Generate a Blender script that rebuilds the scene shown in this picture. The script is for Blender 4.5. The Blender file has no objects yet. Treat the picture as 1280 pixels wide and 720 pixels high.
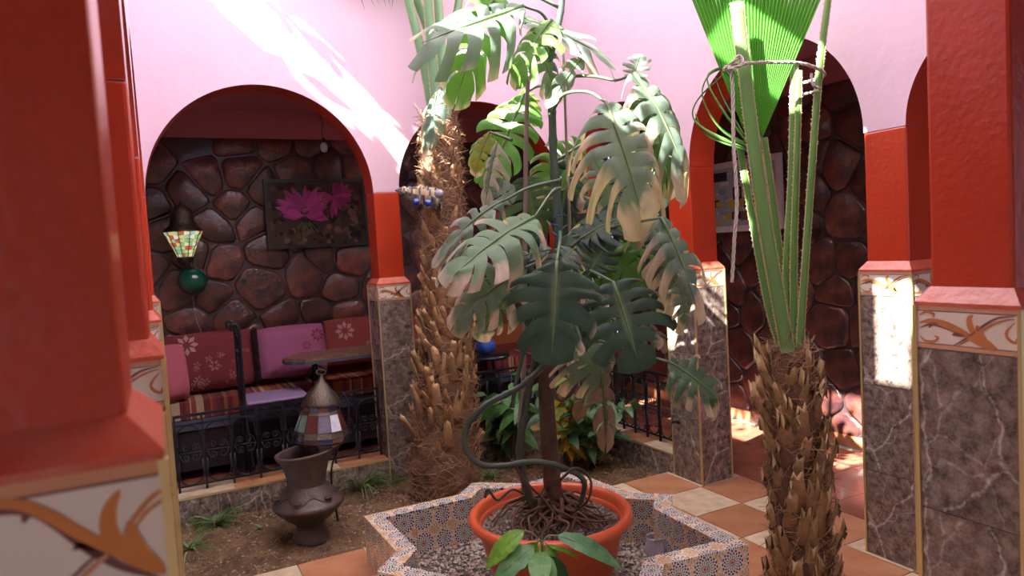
import bpy, math, random
import numpy as np
from mathutils import Vector, Matrix, noise
random.seed(7)
SC = bpy.context.scene
COL = SC.collection
V = Vector
pi = math.pi
# ---------------------------------------------------------------- camera
CAM = V((-3.032, -4.845, 1.6))
RX = V((0.88906973, -0.45403544, -0.05836812)); UP = V((0.07871255, 0.02601944, 0.99655774)); FW = V((0.45095382, 0.89060362, -0.05887139))
F = 869.738
cd = bpy.data.cameras.new('camera'); cam = bpy.data.objects.new('camera', cd); COL.objects.link(cam)
cam.matrix_world = Matrix(((RX.x, UP.x, -FW.x, CAM.x), (RX.y, UP.y, -FW.y, CAM.y), (RX.z, UP.z, -FW.z, CAM.z), (0, 0, 0, 1)))
cd.sensor_width = 36; cd.lens = F / 1280 * 36; cd.clip_start = .05
cd.dof.use_dof = True; cd.dof.focus_distance = 3.4; cd.dof.aperture_fstop = 3.2
SC.camera = cam
# ---------------------------------------------------------------- sky and sun
w = bpy.data.worlds.new('sky'); SC.world = w; w.use_nodes = True
wb = w.node_tree.nodes['Background']; wb.inputs[0].default_value = (.60, .72, 1, 1); wb.inputs[1].default_value = 1.6
SUN_DIR = V((1, .28, -.93)).normalized()
sl = bpy.data.lights.new('sun', 'SUN'); sl.energy = 44; sl.angle = math.radians(.5); sl.color = (1, .95, .88)
so = bpy.data.objects.new('sun', sl); COL.objects.link(so); so.rotation_euler = SUN_DIR.to_track_quat('-Z', 'Y').to_euler(); so.location = (-8, -4, 9)
# ---------------------------------------------------------------- exposure
SC.view_settings.view_transform = 'Standard'; SC.view_settings.look = 'None'
SC.view_settings.exposure = 0.36; SC.view_settings.gamma = 1; SC.view_settings.use_curve_mapping = False

def ray(u, v): return FW + RX * ((u - 640) / F) - UP * ((v - 360) / F)
def dep(u, v, d): return CAM + ray(u, v) * d
def on(u, v, ax, val):
    D = ray(u, v); return CAM + D * ((val - CAM[ax]) / D[ax])
# ---------------------------------------------------------------- materials
def mat(name, col, rough=.6, metal=0, bump=0, bscale=30, var=0, vscale=4, spec=.5, randv=0, coat=0, col2=None, detail=4):
    m = bpy.data.materials.new(name); m.use_nodes = True; nt = m.node_tree; b = nt.nodes['Principled BSDF']
    b.inputs['Roughness'].default_value = rough; b.inputs['Metallic'].default_value = metal
    b.inputs['Specular IOR Level'].default_value = spec; b.inputs['Coat Weight'].default_value = coat; b.inputs['Coat Roughness'].default_value = .12
    tc = nt.nodes.new('ShaderNodeTexCoord')
    rgb = nt.nodes.new('ShaderNodeRGB'); rgb.outputs[0].default_value = (*col, 1); out = rgb.outputs[0]
    if var or col2:
        n = nt.nodes.new('ShaderNodeTexNoise'); n.inputs['Scale'].default_value = vscale; n.inputs['Detail'].default_value = detail
        nt.links.new(tc.outputs['Object'], n.inputs['Vector'])
        r = nt.nodes.new('ShaderNodeMapRange'); r.inputs[1].default_value = .35; r.inputs[2].default_value = .65
        nt.links.new(n.outputs['Fac'], r.inputs[0])
        mx = nt.nodes.new('ShaderNodeMix'); mx.data_type = 'RGBA'
        nt.links.new(r.outputs[0], mx.inputs[0]); mx.inputs[6].default_value = (*col, 1)
        c2 = col2 if col2 else tuple(c * (1 - var) for c in col); mx.inputs[7].default_value = (*c2, 1); out = mx.outputs[2]
    if randv:
        oi = nt.nodes.new('ShaderNodeObjectInfo'); hs = nt.nodes.new('ShaderNodeHueSaturation')
        r = nt.nodes.new('ShaderNodeMapRange'); r.inputs[3].default_value = 1 - randv; r.inputs[4].default_value = 1 + randv
        nt.links.new(oi.outputs['Random'], r.inputs[0]); nt.links.new(r.outputs[0], hs.inputs['Value']); nt.links.new(out, hs.inputs['Color']); out = hs.outputs[0]
    nt.links.new(out, b.inputs['Base Color'])
    if bump:
        n = nt.nodes.new('ShaderNodeTexNoise'); n.inputs['Scale'].default_value = bscale; n.inputs['Detail'].default_value = 5
        nt.links.new(tc.outputs['Object'], n.inputs['Vector'])
        bp = nt.nodes.new('ShaderNodeBump'); bp.inputs['Strength'].default_value = bump; bp.inputs['Distance'].default_value = .01
        nt.links.new(n.outputs['Fac'], bp.inputs['Height']); nt.links.new(bp.outputs[0], b.inputs['Normal'])
    return m
def vcol_mat(name, rough=.5, bump=0, bscale=60, translucent=0, spec=.5, mul=None):
    m = mat(name, (1, 1, 1), rough, bump=bump, bscale=bscale, spec=spec); nt = m.node_tree; b = nt.nodes['Principled BSDF']
    a = nt.nodes.new('ShaderNodeAttribute'); a.attribute_name = 'col'; nt.links.new(a.outputs['Color'], b.inputs['Base Color'])
    if translucent:
        t = nt.nodes.new('ShaderNodeBsdfTranslucent'); ms = nt.nodes.new('ShaderNodeMixShader'); o = nt.nodes['Material Output']
        g = nt.nodes.new('ShaderNodeMix'); g.data_type = 'RGBA'; g.blend_type = 'MULTIPLY'; g.inputs[0].default_value = 1
        nt.links.new(a.outputs['Color'], g.inputs[6]); g.inputs[7].default_value = (*(mul or (1.25, 1.4, .7)), 1)
        nt.links.new(g.outputs[2], t.inputs[0]); ms.inputs[0].default_value = translucent
        nt.links.new(b.outputs[0], ms.inputs[1]); nt.links.new(t.outputs[0], ms.inputs[2]); nt.links.new(ms.outputs[0], o.inputs[0])
    return m
def marble(name, base, dark, vein, rough=.12):
    m = mat(name, base, rough, spec=.5, coat=.3); nt = m.node_tree; b = nt.nodes['Principled BSDF']; L = nt.links.new
    tc = nt.nodes.new('ShaderNodeTexCoord'); oi = nt.nodes.new('ShaderNodeObjectInfo')
    ad = nt.nodes.new('ShaderNodeVectorMath'); ad.operation = 'MULTIPLY_ADD'; L(oi.outputs['Location'], ad.inputs[0]); ad.inputs[1].default_value = (1.7, 1.3, .2); L(tc.outputs['Object'], ad.inputs[2])
    n = nt.nodes.new('ShaderNodeTexNoise'); n.inputs['Scale'].default_value = 24; n.inputs['Detail'].default_value = 9; n.inputs['Roughness'].default_value = .78; L(ad.outputs[0], n.inputs['Vector'])
    r = nt.nodes.new('ShaderNodeMapRange'); r.inputs[1].default_value = .38; r.inputs[2].default_value = .62; L(n.outputs['Fac'], r.inputs[0])
    mx = nt.nodes.new('ShaderNodeMix'); mx.data_type = 'RGBA'; L(r.outputs[0], mx.inputs[0]); mx.inputs[6].default_value = (*dark, 1); mx.inputs[7].default_value = (*base, 1)
    out = mx.outputs[2]
    dn = nt.nodes.new('ShaderNodeTexNoise'); dn.inputs['Scale'].default_value = 9; dn.inputs['Detail'].default_value = 4; L(ad.outputs[0], dn.inputs['Vector'])
    dm = nt.nodes.new('ShaderNodeVectorMath'); dm.operation = 'MULTIPLY_ADD'; L(dn.outputs['Color'], dm.inputs[0]); dm.inputs[1].default_value = (.07, .07, .07); L(ad.outputs[0], dm.inputs[2])
    mp = nt.nodes.new('ShaderNodeMapping'); mp.inputs['Rotation'].default_value = (.5, .4, .3); mp.inputs['Scale'].default_value = (1, 1, .55); L(dm.outputs[0], mp.inputs['Vector'])
    for sc, wd, st in ((3.1, .014, .95), (7, .02, .5)):
        v = nt.nodes.new('ShaderNodeTexVoronoi'); v.feature = 'DISTANCE_TO_EDGE'; v.inputs['Scale'].default_value = sc; L(mp.outputs[0], v.inputs['Vector'])
        r2 = nt.nodes.new('ShaderNodeMapRange'); r2.inputs[1].default_value = 0; r2.inputs[2].default_value = wd; r2.inputs[3].default_value = st; r2.inputs[4].default_value = 0; L(v.outputs['Distance'], r2.inputs[0])
        fd = nt.nodes.new('ShaderNodeMath'); fd.operation = 'MULTIPLY'; L(r2.outputs[0], fd.inputs[0]); L(r.outputs[0], fd.inputs[1])
        m2 = nt.nodes.new('ShaderNodeMix'); m2.data_type = 'RGBA'; L(fd.outputs[0], m2.inputs[0]); L(out, m2.inputs[6]); m2.inputs[7].default_value = (*vein, 1); out = m2.outputs[2]
    L(out, b.inputs['Base Color']); return m
def zellige(name):
    # mosaic print of repeating twelve-fold rosettes, on the UV map (metres)
    m = mat(name, (.7, .68, .62), .22, coat=.4); nt = m.node_tree; b = nt.nodes['Principled BSDF']; L = nt.links.new
    uv = nt.nodes.new('ShaderNodeUVMap'); sp = nt.nodes.new('ShaderNodeSeparateXYZ'); L(uv.outputs[0], sp.inputs[0])
    def op(o, a, b_=None, c=None):
        n = nt.nodes.new('ShaderNodeMath'); n.operation = o
        for i, x in enumerate((a, b_, c)):
            if x is None: continue
            if isinstance(x, (int, float)): n.inputs[i].default_value = x
            else: L(x, n.inputs[i])
        return n.outputs[0]
    def cell(ox, oy, size):
        a = op('SUBTRACT', op('FRACT', op('ADD', op('DIVIDE', sp.outputs[0], size), ox)), .5)
        c = op('SUBTRACT', op('FRACT', op('ADD', op('DIVIDE', sp.outputs[1], size), oy)), .5)
        r = op('SQRT', op('ADD', op('MULTIPLY', a, a), op('MULTIPLY', c, c)))
        t = op('ARCTAN2', c, a)
        return r, t
    r, t = cell(0, 0, .13); r2, t2 = cell(.5, .5, .13)
    def mixc(fac, a, c):
        n = nt.nodes.new('ShaderNodeMix'); n.data_type = 'RGBA'; L(fac, n.inputs[0])
        if isinstance(a, tuple): n.inputs[6].default_value = (*a, 1)
        else: L(a, n.inputs[6])
        if isinstance(c, tuple): n.inputs[7].default_value = (*c, 1)
        else: L(c, n.inputs[7])
        return n.outputs[2]
    W = (.74, .68, .56); B = (.012, .025, .16); O = (.56, .33, .15); G = (.10, .24, .26); Rr = (.35, .04, .03)
    def petals(t, n, th, ph=0.): return op('GREATER_THAN', op('COSINE', op('ADD', op('MULTIPLY', t, n), ph)), th)
    def band(r, a, c): return op('MULTIPLY', op('GREATER_THAN', r, a), op('LESS_THAN', r, c))
    # field around the rosettes: orange tiles in a white mesh
    vo = nt.nodes.new('ShaderNodeTexVoronoi'); vo.feature = 'DISTANCE_TO_EDGE'; vo.inputs['Scale'].default_value = 75; L(uv.outputs[0], vo.inputs['Vector'])
    cur = mixc(op('GREATER_THAN', vo.outputs['Distance'], .13), W, O)
    cur = mixc(op('MULTIPLY', band(r2, 0, .2), petals(t2, 8, -.2)), cur, O)
    cur = mixc(op('LESS_THAN', r, .43), cur, W)
    cur = mixc(op('MULTIPLY', band(r, .36, .42), petals(t, 16, -.2)), cur, B)
    cur = mixc(op('MULTIPLY', band(r, .28, .345), petals(t, 16, -.1, pi)), cur, B)
    cur = mixc(op('MULTIPLY', band(r, .13, .27), petals(t, 16, .1)), cur, G)
    cur = mixc(op('LESS_THAN', r, .115), cur, B)
    cur = mixc(op('LESS_THAN', r, .085), cur, W)
    cur = mixc(op('LESS_THAN', r, .055), cur, Rr)
    L(cur, b.inputs['Base Color']); return m

M = {}
M['red'] = mat('glossy_red_paint', (.50, .042, .012), .32, bump=.25, bscale=45, var=.15, vscale=3, coat=.25)
M['pink'] = mat('pink_plaster', (.70, .50, .60), .55, bump=.25, bscale=14, var=.06, vscale=2)
M['plum'] = mat('plum_plaster', (.48, .15, .19), .6, bump=.2, bscale=14)
M['stone'] = mat('varnished_stone', (.19, .058, .04), .3, bump=1.0, bscale=22, col2=(.055, .024, .028), vscale=9, randv=.45, coat=.35, detail=8)
M['mortar'] = mat('dark_mortar', (.05, .032, .035), .4, bump=.6, bscale=40, coat=.3)
M['marble'] = marble('brown_marble', (.32, .245, .205), (.055, .038, .032), (.75, .68, .62), .16)
M['grout'] = mat('pale_grout', (.42, .38, .34), .8)
M['gold'] = mat('brass_trim', (.72, .58, .28), .35, metal=.7)
M['cream'] = mat('cream_glaze', (.78, .70, .60), .25, coat=.3, var=.06)
M['terra'] = mat('terracotta_tile', (.50, .245, .125), .3, col2=(.39, .165, .08), vscale=7, randv=.12, coat=.15, bump=.05)
M['creamtile'] = mat('cream_floor_tile', (.72, .58, .40), .32, col2=(.52, .40, .26), vscale=14, randv=.08, coat=.15, detail=9)
M['redfloor'] = mat('red_floor_tile', (.34, .12, .075), .17, col2=(.25, .085, .055), vscale=5, randv=.08, coat=.3)
M['zel'] = zellige('mosaic_tile')
M['iron'] = mat('black_iron', (.012, .014, .022), .35, metal=.3, spec=.6, bump=.15, bscale=80)
M['print'] = vcol_mat('flat_print', .5, spec=.2); M['cloth'] = vcol_mat('woven_cloth', .95, bump=.25, bscale=150)
M['leaf'] = vcol_mat('leaf', .38, bump=.25, bscale=35, translucent=.42, spec=.45)
M['pebble'] = vcol_mat('pebble', .6); M['fiber'] = vcol_mat('plant_fibre', .75, bump=.5, bscale=70)
M['petiole'] = vcol_mat('green_stalk', .35, bump=.1, bscale=30)
M['pot'] = mat('orange_plastic', (.68, .125, .045), .35, var=.08, vscale=3)
M['clay'] = mat('dark_clay', (.105, .066, .058), .5, bump=.5, bscale=35, col2=(.055, .038, .036), vscale=9)
M['soil'] = mat('garden_soil', (.20, .115, .055), .95, bump=1, bscale=60, col2=(.075, .042, .022), vscale=9, detail=9)
M['gravelbed'] = mat('gravel_bed', (.12, .1, .085), .9, bump=1, bscale=80)
M['brassold'] = mat('old_brass', (.11, .09, .07), .38, metal=.85, bump=.6, bscale=120)
M['whiteframe'] = mat('white_frame', (.62, .55, .55), .5)
M['blackframe'] = mat('black_frame', (.02, .014, .012), .35)
M['rope'] = mat('grey_rope', (.48, .42, .36), .85, bump=.5, bscale=150)
M['wood'] = mat('table_wood', (.21, .12, .075), .35, col2=(.13, .07, .045), vscale=20)
M['bark'] = mat('brown_bark', (.13, .066, .038), .8, bump=1, bscale=45, col2=(.07, .036, .024), vscale=12)
M['plastic'] = mat('purple_plastic', (.20, .13, .36), .4)
M['blue'] = mat('blue_fabric', (.03, .09, .42), .6); M['drape'] = mat('dark_red_drape', (.10, .02, .022), .9, bump=.4)
M['bluebar'] = mat('slate_metal', (.07, .08, .13), .25)
M['lilac'] = mat('lilac_cloth', (.24, .16, .28), .9, bump=.3, bscale=120)
M['dark'] = mat('dark_interior', (.02, .012, .014), .8)
M['sheet'] = bpy.data.materials.new('milky_sheet'); M['sheet'].use_nodes = True
_nt = M['sheet'].node_tree; _t = _nt.nodes.new('ShaderNodeBsdfTranslucent'); _t.inputs[0].default_value = (.66, .62, .65, 1)
_nt.links.new(_t.outputs[0], _nt.nodes['Material Output'].inputs[0])
def glass(name, col, rough=.1, a=.6):
    m = mat(name, col, rough); b = m.node_tree.nodes['Principled BSDF']; b.inputs['Transmission Weight'].default_value = a; b.inputs['Coat Weight'].default_value = .5; return m
M['jar'] = mat('pale_violet_glass', (.62, .55, .68), .05, coat=1, spec=.8); M['jar'].node_tree.nodes['Principled BSDF'].inputs['Alpha'].default_value = .38
M['bulb'] = glass('frosted_bulb', (.8, .8, .85), .3, .4)
M['greenglass'] = glass('dark_green_glass', (.0, .10, .06), .06, .2)
for k, c in dict(p_white=(.75, .8, .9), p_blue=(.015, .03, .2), p_red=(.12, .02, .02), p_green=(.13, .22, .17), p_amber=(.2, .16, .10), p_lilac=(.22, .2, .28)).items():
    M[k] = mat(k[2:] + '_glass_pane', c, .08, spec=.8, coat=1, var=.2, vscale=30)
# ---------------------------------------------------------------- mesh helpers
class MB:
    def __init__(s): s.v = []; s.f = []; s.mi = []; s.c = []; s.uv = []
    def add(s, vs, fs, mi=0, c=(1, 1, 1), uvs=None):
        o = len(s.v); s.v += [tuple(p) for p in vs]
        for k, f in enumerate(fs):
            s.f.append(tuple(i + o for i in f)); s.mi.append(mi); s.c.append(c[k] if isinstance(c, list) else c); s.uv.append(uvs[k] if uvs else None)
        return s
    def box(s, x0, x1, y0, y1, z0, z1, mi=0, c=(1, 1, 1)):
        vs = [(x, y, z) for x in (x0, x1) for y in (y0, y1) for z in (z0, z1)]
        return s.add(vs, [(0, 1, 3, 2), (4, 6, 7, 5), (0, 4, 5, 1), (2, 3, 7, 6), (0, 2, 6, 4), (1, 5, 7, 3)], mi, c)
    def tube(s, pts, r, n=6, c=(1, 1, 1), mi=0, caps=True, flat=1.):
        pts = [V(p) for p in pts]; m = len(pts); rs = r if isinstance(r, (list, tuple)) else [r] * m
        if isinstance(rs, (list, tuple)) and len(rs) != m: rs = [rs[0] + (rs[-1] - rs[0]) * i / (m - 1) for i in range(m)]
        vs = []; prev = None
        for i, p in enumerate(pts):
            t = (pts[min(i + 1, m - 1)] - pts[max(i - 1, 0)])
            if t.length < 1e-9: t = V((0, 0, 1))
            t.normalize()
            if prev is None: a = t.orthogonal().normalized()
            else:
                a = prev - t * prev.dot(t); a = a.normalized() if a.length > 1e-6 else t.orthogonal().normalized()
            prev = a; b = t.cross(a)
            for k in range(n):
                th = 2 * pi * k / n; vs.append(p + (a * math.cos(th) + b * math.sin(th) * flat) * rs[i])
        fs = [(i * n + k, i * n + (k + 1) % n, (i + 1) * n + (k + 1) % n, (i + 1) * n + k) for i in range(m - 1) for k in range(n)]
        if caps: fs += [tuple(reversed(range(n))), tuple((m - 1) * n + k for k in range(n))]
        return s.add(vs, fs, mi, c)
    def lathe(s, prof, n=32, c=(1, 1, 1), mi=0, ctr=(0, 0), fn=None):
        vs = []
        for j, (r, z) in enumerate(prof):
            for k in range(n):
                th = 2 * pi * k / n; rr, zz = (r, z) if fn is None else fn(j, r, z, th)
                vs.append((ctr[0] + rr * math.cos(th), ctr[1] + rr * math.sin(th), zz))
        fs = [(j * n + k, j * n + (k + 1) % n, (j + 1) * n + (k + 1) % n, (j + 1) * n + k) for j in range(len(prof) - 1) for k in range(n)]
        return s.add(vs, fs, mi, c)
    def mesh(s, name, mats, smooth=False):
        me = bpy.data.meshes.new(name); me.from_pydata(s.v, [], s.f); me.update()
        for m in (mats if isinstance(mats, list) else [mats]): me.materials.append(m)
        me.polygons.foreach_set('material_index', s.mi)
        if smooth: me.polygons.foreach_set('use_smooth', [True] * len(s.f))
        if any(c != (1, 1, 1) for c in s.c):
            a = me.color_attributes.new('col', 'FLOAT_COLOR', 'CORNER'); buf = []
            for f, c in zip(s.f, s.c):
                if len(c) == len(f) and isinstance(c[0], tuple):
                    for q in c: buf += [*q, 1]
                else: buf += [c[0], c[1], c[2], 1] * len(f)
            a.data.foreach_set('color', buf)
        if any(u is not None for u in s.uv):
            l = me.uv_layers.new(name='UVMap'); buf = []
            for f, u in zip(s.f, s.uv):
                for q in (u if u else [(0, 0)] * len(f)): buf += [q[0], q[1]]
            l.data.foreach_set('uv', buf)
        return me
def link(name, data, parent=None, loc=None, rot=None, mtx=None, **pr):
    o = bpy.data.objects.new(name, data); COL.objects.link(o)
    if parent: o.parent = parent
    if mtx is not None: o.matrix_local = mtx
    if loc is not None: o.location = loc
    if rot is not None: o.rotation_euler = rot
    for k, v in pr.items(): o[k] = v
    return o
def obj(name, mb, mats, parent=None, smooth=False, **pr): return link(name, mb.mesh(name, mats, smooth), parent, **pr)
def thing(name, label, cat, loc=(0, 0, 0), group=None, rot=None):
    o = link(name, None, None, loc=loc, rot=rot); o.empty_display_size = .1; o['label'] = label; o['category'] = cat
    if group: o['group'] = group
    return o
def struct(name, mb, mats, label=None, smooth=False):
    o = obj(name, mb, mats, None, smooth); o['kind'] = 'structure'
    if label: o['label'] = label
    return o
def bez(pts, n=16):
    """Catmull-Rom through pts"""
    P = [V(p) for p in pts]; P = [P[0] * 2 - P[1]] + P + [P[-1] * 2 - P[-2]]; out = []
    for i in range(1, len(P) - 2):
        for k in range(n):
            t = k / n; a, b, c, d = P[i - 1:i + 3]
            out.append(.5 * ((2 * b) + (c - a) * t + (2 * a - 5 * b + 4 * c - d) * t * t + (3 * b - a - 3 * c + d) * t ** 3))
    out.append(P[-2]); return out

ZT, ZS, ZC, TT, WJ = 1.387, 2.041, .135, .026, .205
# ================================================================= SETTING
# arcade walls with round arches: w(u, side, z) maps wall coordinates to the world
def arcade(name, ax, plane, out, a, b, arches, ztop, label, ZS=2.041):
    """wall along axis ax between a<b; court face at 'plane', thickness WJ away in direction out"""
    mb = MB()
    def P(u, s, z): return (u, plane + out * WJ * s, z) if ax == 0 else (plane + out * WJ * s, u, z)
    def quad(p, mi, flip=False): mb.add(p, [(3, 2, 1, 0) if flip else (0, 1, 2, 3)], mi)
    def panel(u0, za0, u1, za1):
        for s in (0, 1): quad([P(u0, s, za0), P(u1, s, za1), P(u1, s, ztop), P(u0, s, ztop)], 0, (s == 1) ^ (ax == 1) ^ (out < 0))
        quad([P(u0, 0, ztop), P(u1, 0, ztop), P(u1, 1, ztop), P(u0, 1, ztop)], 0)
        mi = 0 if (za0 == ZS and za1 == ZS) else 1
        quad([P(u0, 0, za0), P(u1, 0, za1), P(u1, 1, za1), P(u0, 1, za0)], mi)
    cur = a
    for (p, q) in sorted(arches):
        if p > cur: panel(cur, ZS, p, ZS)
        r = (q - p) / 2; c = (p + q) / 2; n = 40
        us = [c - r * math.cos(pi * i / n) for i in range(n + 1)]; zz = [ZS + r * math.sin(pi * i / n) for i in range(n + 1)]
        for i in range(n): panel(us[i], zz[i] + (1e-5), us[i + 1], zz[i + 1] + 1e-5)
        cur = q
    if b > cur: panel(cur, ZS, b, ZS)
    for u in (a, b): quad([P(u, 0, ZS), P(u, 1, ZS), P(u, 1, ztop), P(u, 0, ztop)], 0)
    return struct(name, mb, [M['pink'], M['red']], label)
XL = -3.062; YF = -3.71
arcade('wall_back', 0, 0, 1, XL - WJ, WJ, [(XL, -1.632), (-1.443, -.10)], 3.9, 'pink plaster arcade wall with two arches at the back of the courtyard')
arcade('wall_right', 1, 0, 1, YF - WJ, 0, [(-1.208, -.10), (-2.641, -1.426), (YF, -2.85)], 3.9, 'pink plaster arcade wall on the right of the courtyard')
arcade('wall_left', 1, XL, -1, YF - WJ, 0, [(-1.52, -.0), (-2.77, -1.73), (YF, -2.98)], 3.69, 'pink plaster arcade wall on the left')
arcade('wall_front', 0, YF, -1, XL, 0, [(-3.077, -1.22), (-1.006, -.1)], 3.9, 'arcade wall on the near side of the courtyard', 2.5)
XG, YG = 1.352, 1.352; XGL, YGF = -4.55, -5.7; ZCE = 2.86; ZST = 2.63
mb = MB(); mb.box(XGL, XG + .15, WJ, YG + .15, ZCE, ZCE + .15); mb.box(WJ, XG + .15, YGF, WJ, ZCE, ZCE + .15); mb.box(XGL, XL - WJ, YGF, WJ, ZCE, ZCE + .15); mb.box(XL - WJ, WJ, YGF, YF - WJ, ZCE, ZCE + .15)
struct('ceiling', mb, M['plum'], 'plum painted ceiling of the gallery around the courtyard')
mb = MB(); mb.box(XGL, XG, YG + .01, YG + .15, 0, ZST, 1); mb.box(XGL, XG + .15, YG, YG + .15, ZST, ZCE)
wall_bg = struct('wall_back_gallery', mb, [M['plum'], M['mortar']], 'dark stone wall at the back of the left gallery')
mb = MB(); mb.box(XG + .01, XG + .15, YGF, YG, 0, ZST, 1); mb.box(XG, XG + .15, YGF, YG, ZST, ZCE)
wall_rg = struct('wall_right_gallery', mb, [M['plum'], M['mortar']], 'reddish stone wall of the right gallery')
mb = MB(); mb.box(XGL - .1, XGL, YGF, YG + .15, 0, ZCE); struct('wall_left_gallery', mb, M['cream'])
mb = MB(); mb.box(XGL, -4.35, YGF - .1, YGF, 0, ZCE); mb.box(-3.9, .35, YGF - .1, YGF, 0, ZCE); mb.box(-4.35, -3.9, YGF - .1, YGF, 2.3, ZCE); mb.box(.35, XG + .15, YGF - .1, YGF, 2.4, ZCE); struct('wall_front_gallery', mb, M['cream'], 'near gallery wall with unseen openings added to let daylight in')  # door gaps added to brighten the foreground column and right gallery
# baseboard
mb = MB(); mb.box(XG - .015, XG + .02, YGF, YG, 0, .09); struct('baseboard_right', mb, M['terra'], 'low terracotta tile skirting under the right stone wall')
mb = MB(); mb.box(XGL, XG - .015, YG - .015, YG + .02, 0, .09); struct('baseboard_back', mb, M['terra'])
# unseen milky sheet added to shape the sunlight, open all round between the parapets and itself
ZR = 4.6
mb = MB()
def sheet(x0, x1, y0, y1): mb.box(x0, x1, y0, y1, ZR, ZR + .01)
sheet(-3.54, -3.12, -2.4, 1.6); sheet(-3.2, -3.12, -3.1, -2.4); sheet(-3.54, -3.12, -5.8, -3.1); sheet(-3.12, -2.74, -3.1, 1.6); sheet(-3.12, -2.74, -5.8, -3.42); sheet(-2.74, 1.7, -5.8, 1.6)
mb2 = MB(); rr = random.Random(1)  # unseen reeds added to keep a lane of sun off the palm stalks
for i in range(30): mb2.tube([(-3.16 + rr.uniform(-.004, .004), -3.57 + i * .0105, 3.69), (-3.16, -3.57 + i * .0105, 4.33 + rr.uniform(-.02, .02))], .0062, 6, c=(.4, .3, .16))
scr = bpy.data.objects.new('reed_screen', mb2.mesh('reed_screen', M['fiber'], True)); COL.objects.link(scr); scr['kind'] = 'stuff'; scr['label'] = 'unseen reed screen added on the left parapet to block the sun'; scr['category'] = 'screen'
struct('diffuser_sheet', mb, M['sheet'], 'unseen milky sheet added over the courtyard to diffuse and bound the sun')
# unseen leaf blades added between parapet and sheet, thinned to shape the sun streaks
mb = MB(); rr = random.Random(3)
for i in range(1500):
    y = rr.uniform(-4.3, .3); z = rr.uniform(3.66, 4.6); x = rr.uniform(-3.34, -3.10); s = rr.uniform(.035, .075); zg = z + .93 * (x + 3.2)
    if y > -.75:
        if 3.84 < zg < 4.12 and rr.random() < .86: continue
    elif -4.2 < y < -3.49:
        if zg < 4.3: continue
    elif -3.49 <= y < -3.26:
        if zg > 4.36: continue
    elif -3.26 < y < -2.4:
        if (3.76 < zg < 4.15 or zg > 4.28) and rr.random() < .84: continue
    elif -2.4 < y < -1.95:
        if 3.74 < zg < 4.3: continue
    elif -1.95 < y < -1.5:
        if 3.74 < zg < 4.2 and rr.random() < .85: continue
    elif rr.random() < .2: continue
    d = V((rr.uniform(-1, 1), rr.uniform(-1, 1), rr.uniform(-.4, .6))).normalized(); e = d.orthogonal().normalized()
    p = V((x, y, z)); mb.add([p - d * s, p + e * s * .6, p + d * s * 1.2, p - e * s * .6], [(0, 1, 2, 3)], c=(.06, .16, .03))
obj('shade_leaves', mb, M['leaf'], None, kind='stuff', label='unseen leaf blades added over the left parapet to dapple the sun', category='creeper')
# ---- stone masonry
def clip(poly, nx, ny, d):
    out = []
    for i in range(len(poly)):
        a, b = poly[i], poly[(i + 1) % len(poly)]; da = a[0] * nx + a[1] * ny - d; db = b[0] * nx + b[1] * ny - d
        if da <= 0: out.append(a)
        if da * db < 0: t = da / (da - db); out.append((a[0] + (b[0] - a[0]) * t, a[1] + (b[1] - a[1]) * t))
    return out
def masonry(wall, W, H, to_world, seed, du=.33, dv=.25):
    rr = random.Random(seed); S = []
    nv = int(H / dv)
    for j in range(-1, nv + 2):
        for i in range(-1, int(W / du) + 2):
            S.append(((i + .5 * (j % 2) + .5 + rr.uniform(-.36, .36)) * du, (j + .5 + rr.uniform(-.36, .36)) * dv))
    n = 0
    for k, s in enumerate(S):
        if not (-.02 < s[0] < W + .02 and -.02 < s[1] < H + .02): continue
        poly = [(0, 0), (W, 0), (W, H), (0, H)]
        for q in S:
            if q is s or abs(q[0] - s[0]) > 1.2 or abs(q[1] - s[1]) > 1: continue
            nx, ny = q[0] - s[0], q[1] - s[1]; l = math.hypot(nx, ny); nx /= l; ny /= l
            poly = clip(poly, nx, ny, (s[0] + q[0]) / 2 * nx + (s[1] + q[1]) / 2 * ny - .007)
            if len(poly) < 3: break
        if len(poly) < 3: continue
        cx = sum(p[0] for p in poly) / len(poly); cy = sum(p[1] for p in poly) / len(poly)
        for _ in range(1):
            np_ = []
            for i in range(len(poly)):
                a, b = poly[i], poly[(i + 1) % len(poly)]
                if math.hypot(a[0] - b[0], a[1] - b[1]) < .04: np_.append(((a[0] + b[0]) / 2, (a[1] + b[1]) / 2)); continue
                np_ += [(a[0] * .84 + b[0] * .16, a[1] * .84 + b[1] * .16), (a[0] * .16 + b[0] * .84, a[1] * .16 + b[1] * .84)]
            poly = np_
            if len(poly) > 11: break
        m = len(poly); h = rr.uniform(.012, .03); vs = []
        for f, z in ((1, -.004), (.975, h * .75), (.86, h)):
            for p in poly: vs.append((( p[0] - cx) * f, (p[1] - cy) * f, z + (rr.uniform(-.005, .005) if z > 0 else 0)))
        vs.append((0, 0, h * rr.uniform(.85, 1.2)))
        fs = [(r * m + i, r * m + (i + 1) % m, (r + 1) * m + (i + 1) % m, (r + 1) * m + i) for r in range(2) for i in range(m)] + [(2 * m + i, 2 * m + (i + 1) % m, 3 * m) for i in range(m)]
        # local frame: u, v, out
        o0 = to_world(cx, cy, 0); U = to_world(cx + 1, cy, 0) - o0; Vv = to_world(cx, cy + 1, 0) - o0; N = to_world(cx, cy, 1) - o0
        mt = Matrix(((U.x, Vv.x, N.x, o0.x), (U.y, Vv.y, N.y, o0.y), (U.z, Vv.z, N.z, o0.z), (0, 0, 0, 1)))
        link('stone', MB().add(vs, fs).mesh('stone', M['stone'], True), wall, mtx=mt); n += 1
    return n
masonry(wall_bg, XG + 3.95, ZST, lambda u, v, h: V((-3.95 + u, YG + .01 - h, v)), 5)
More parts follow.
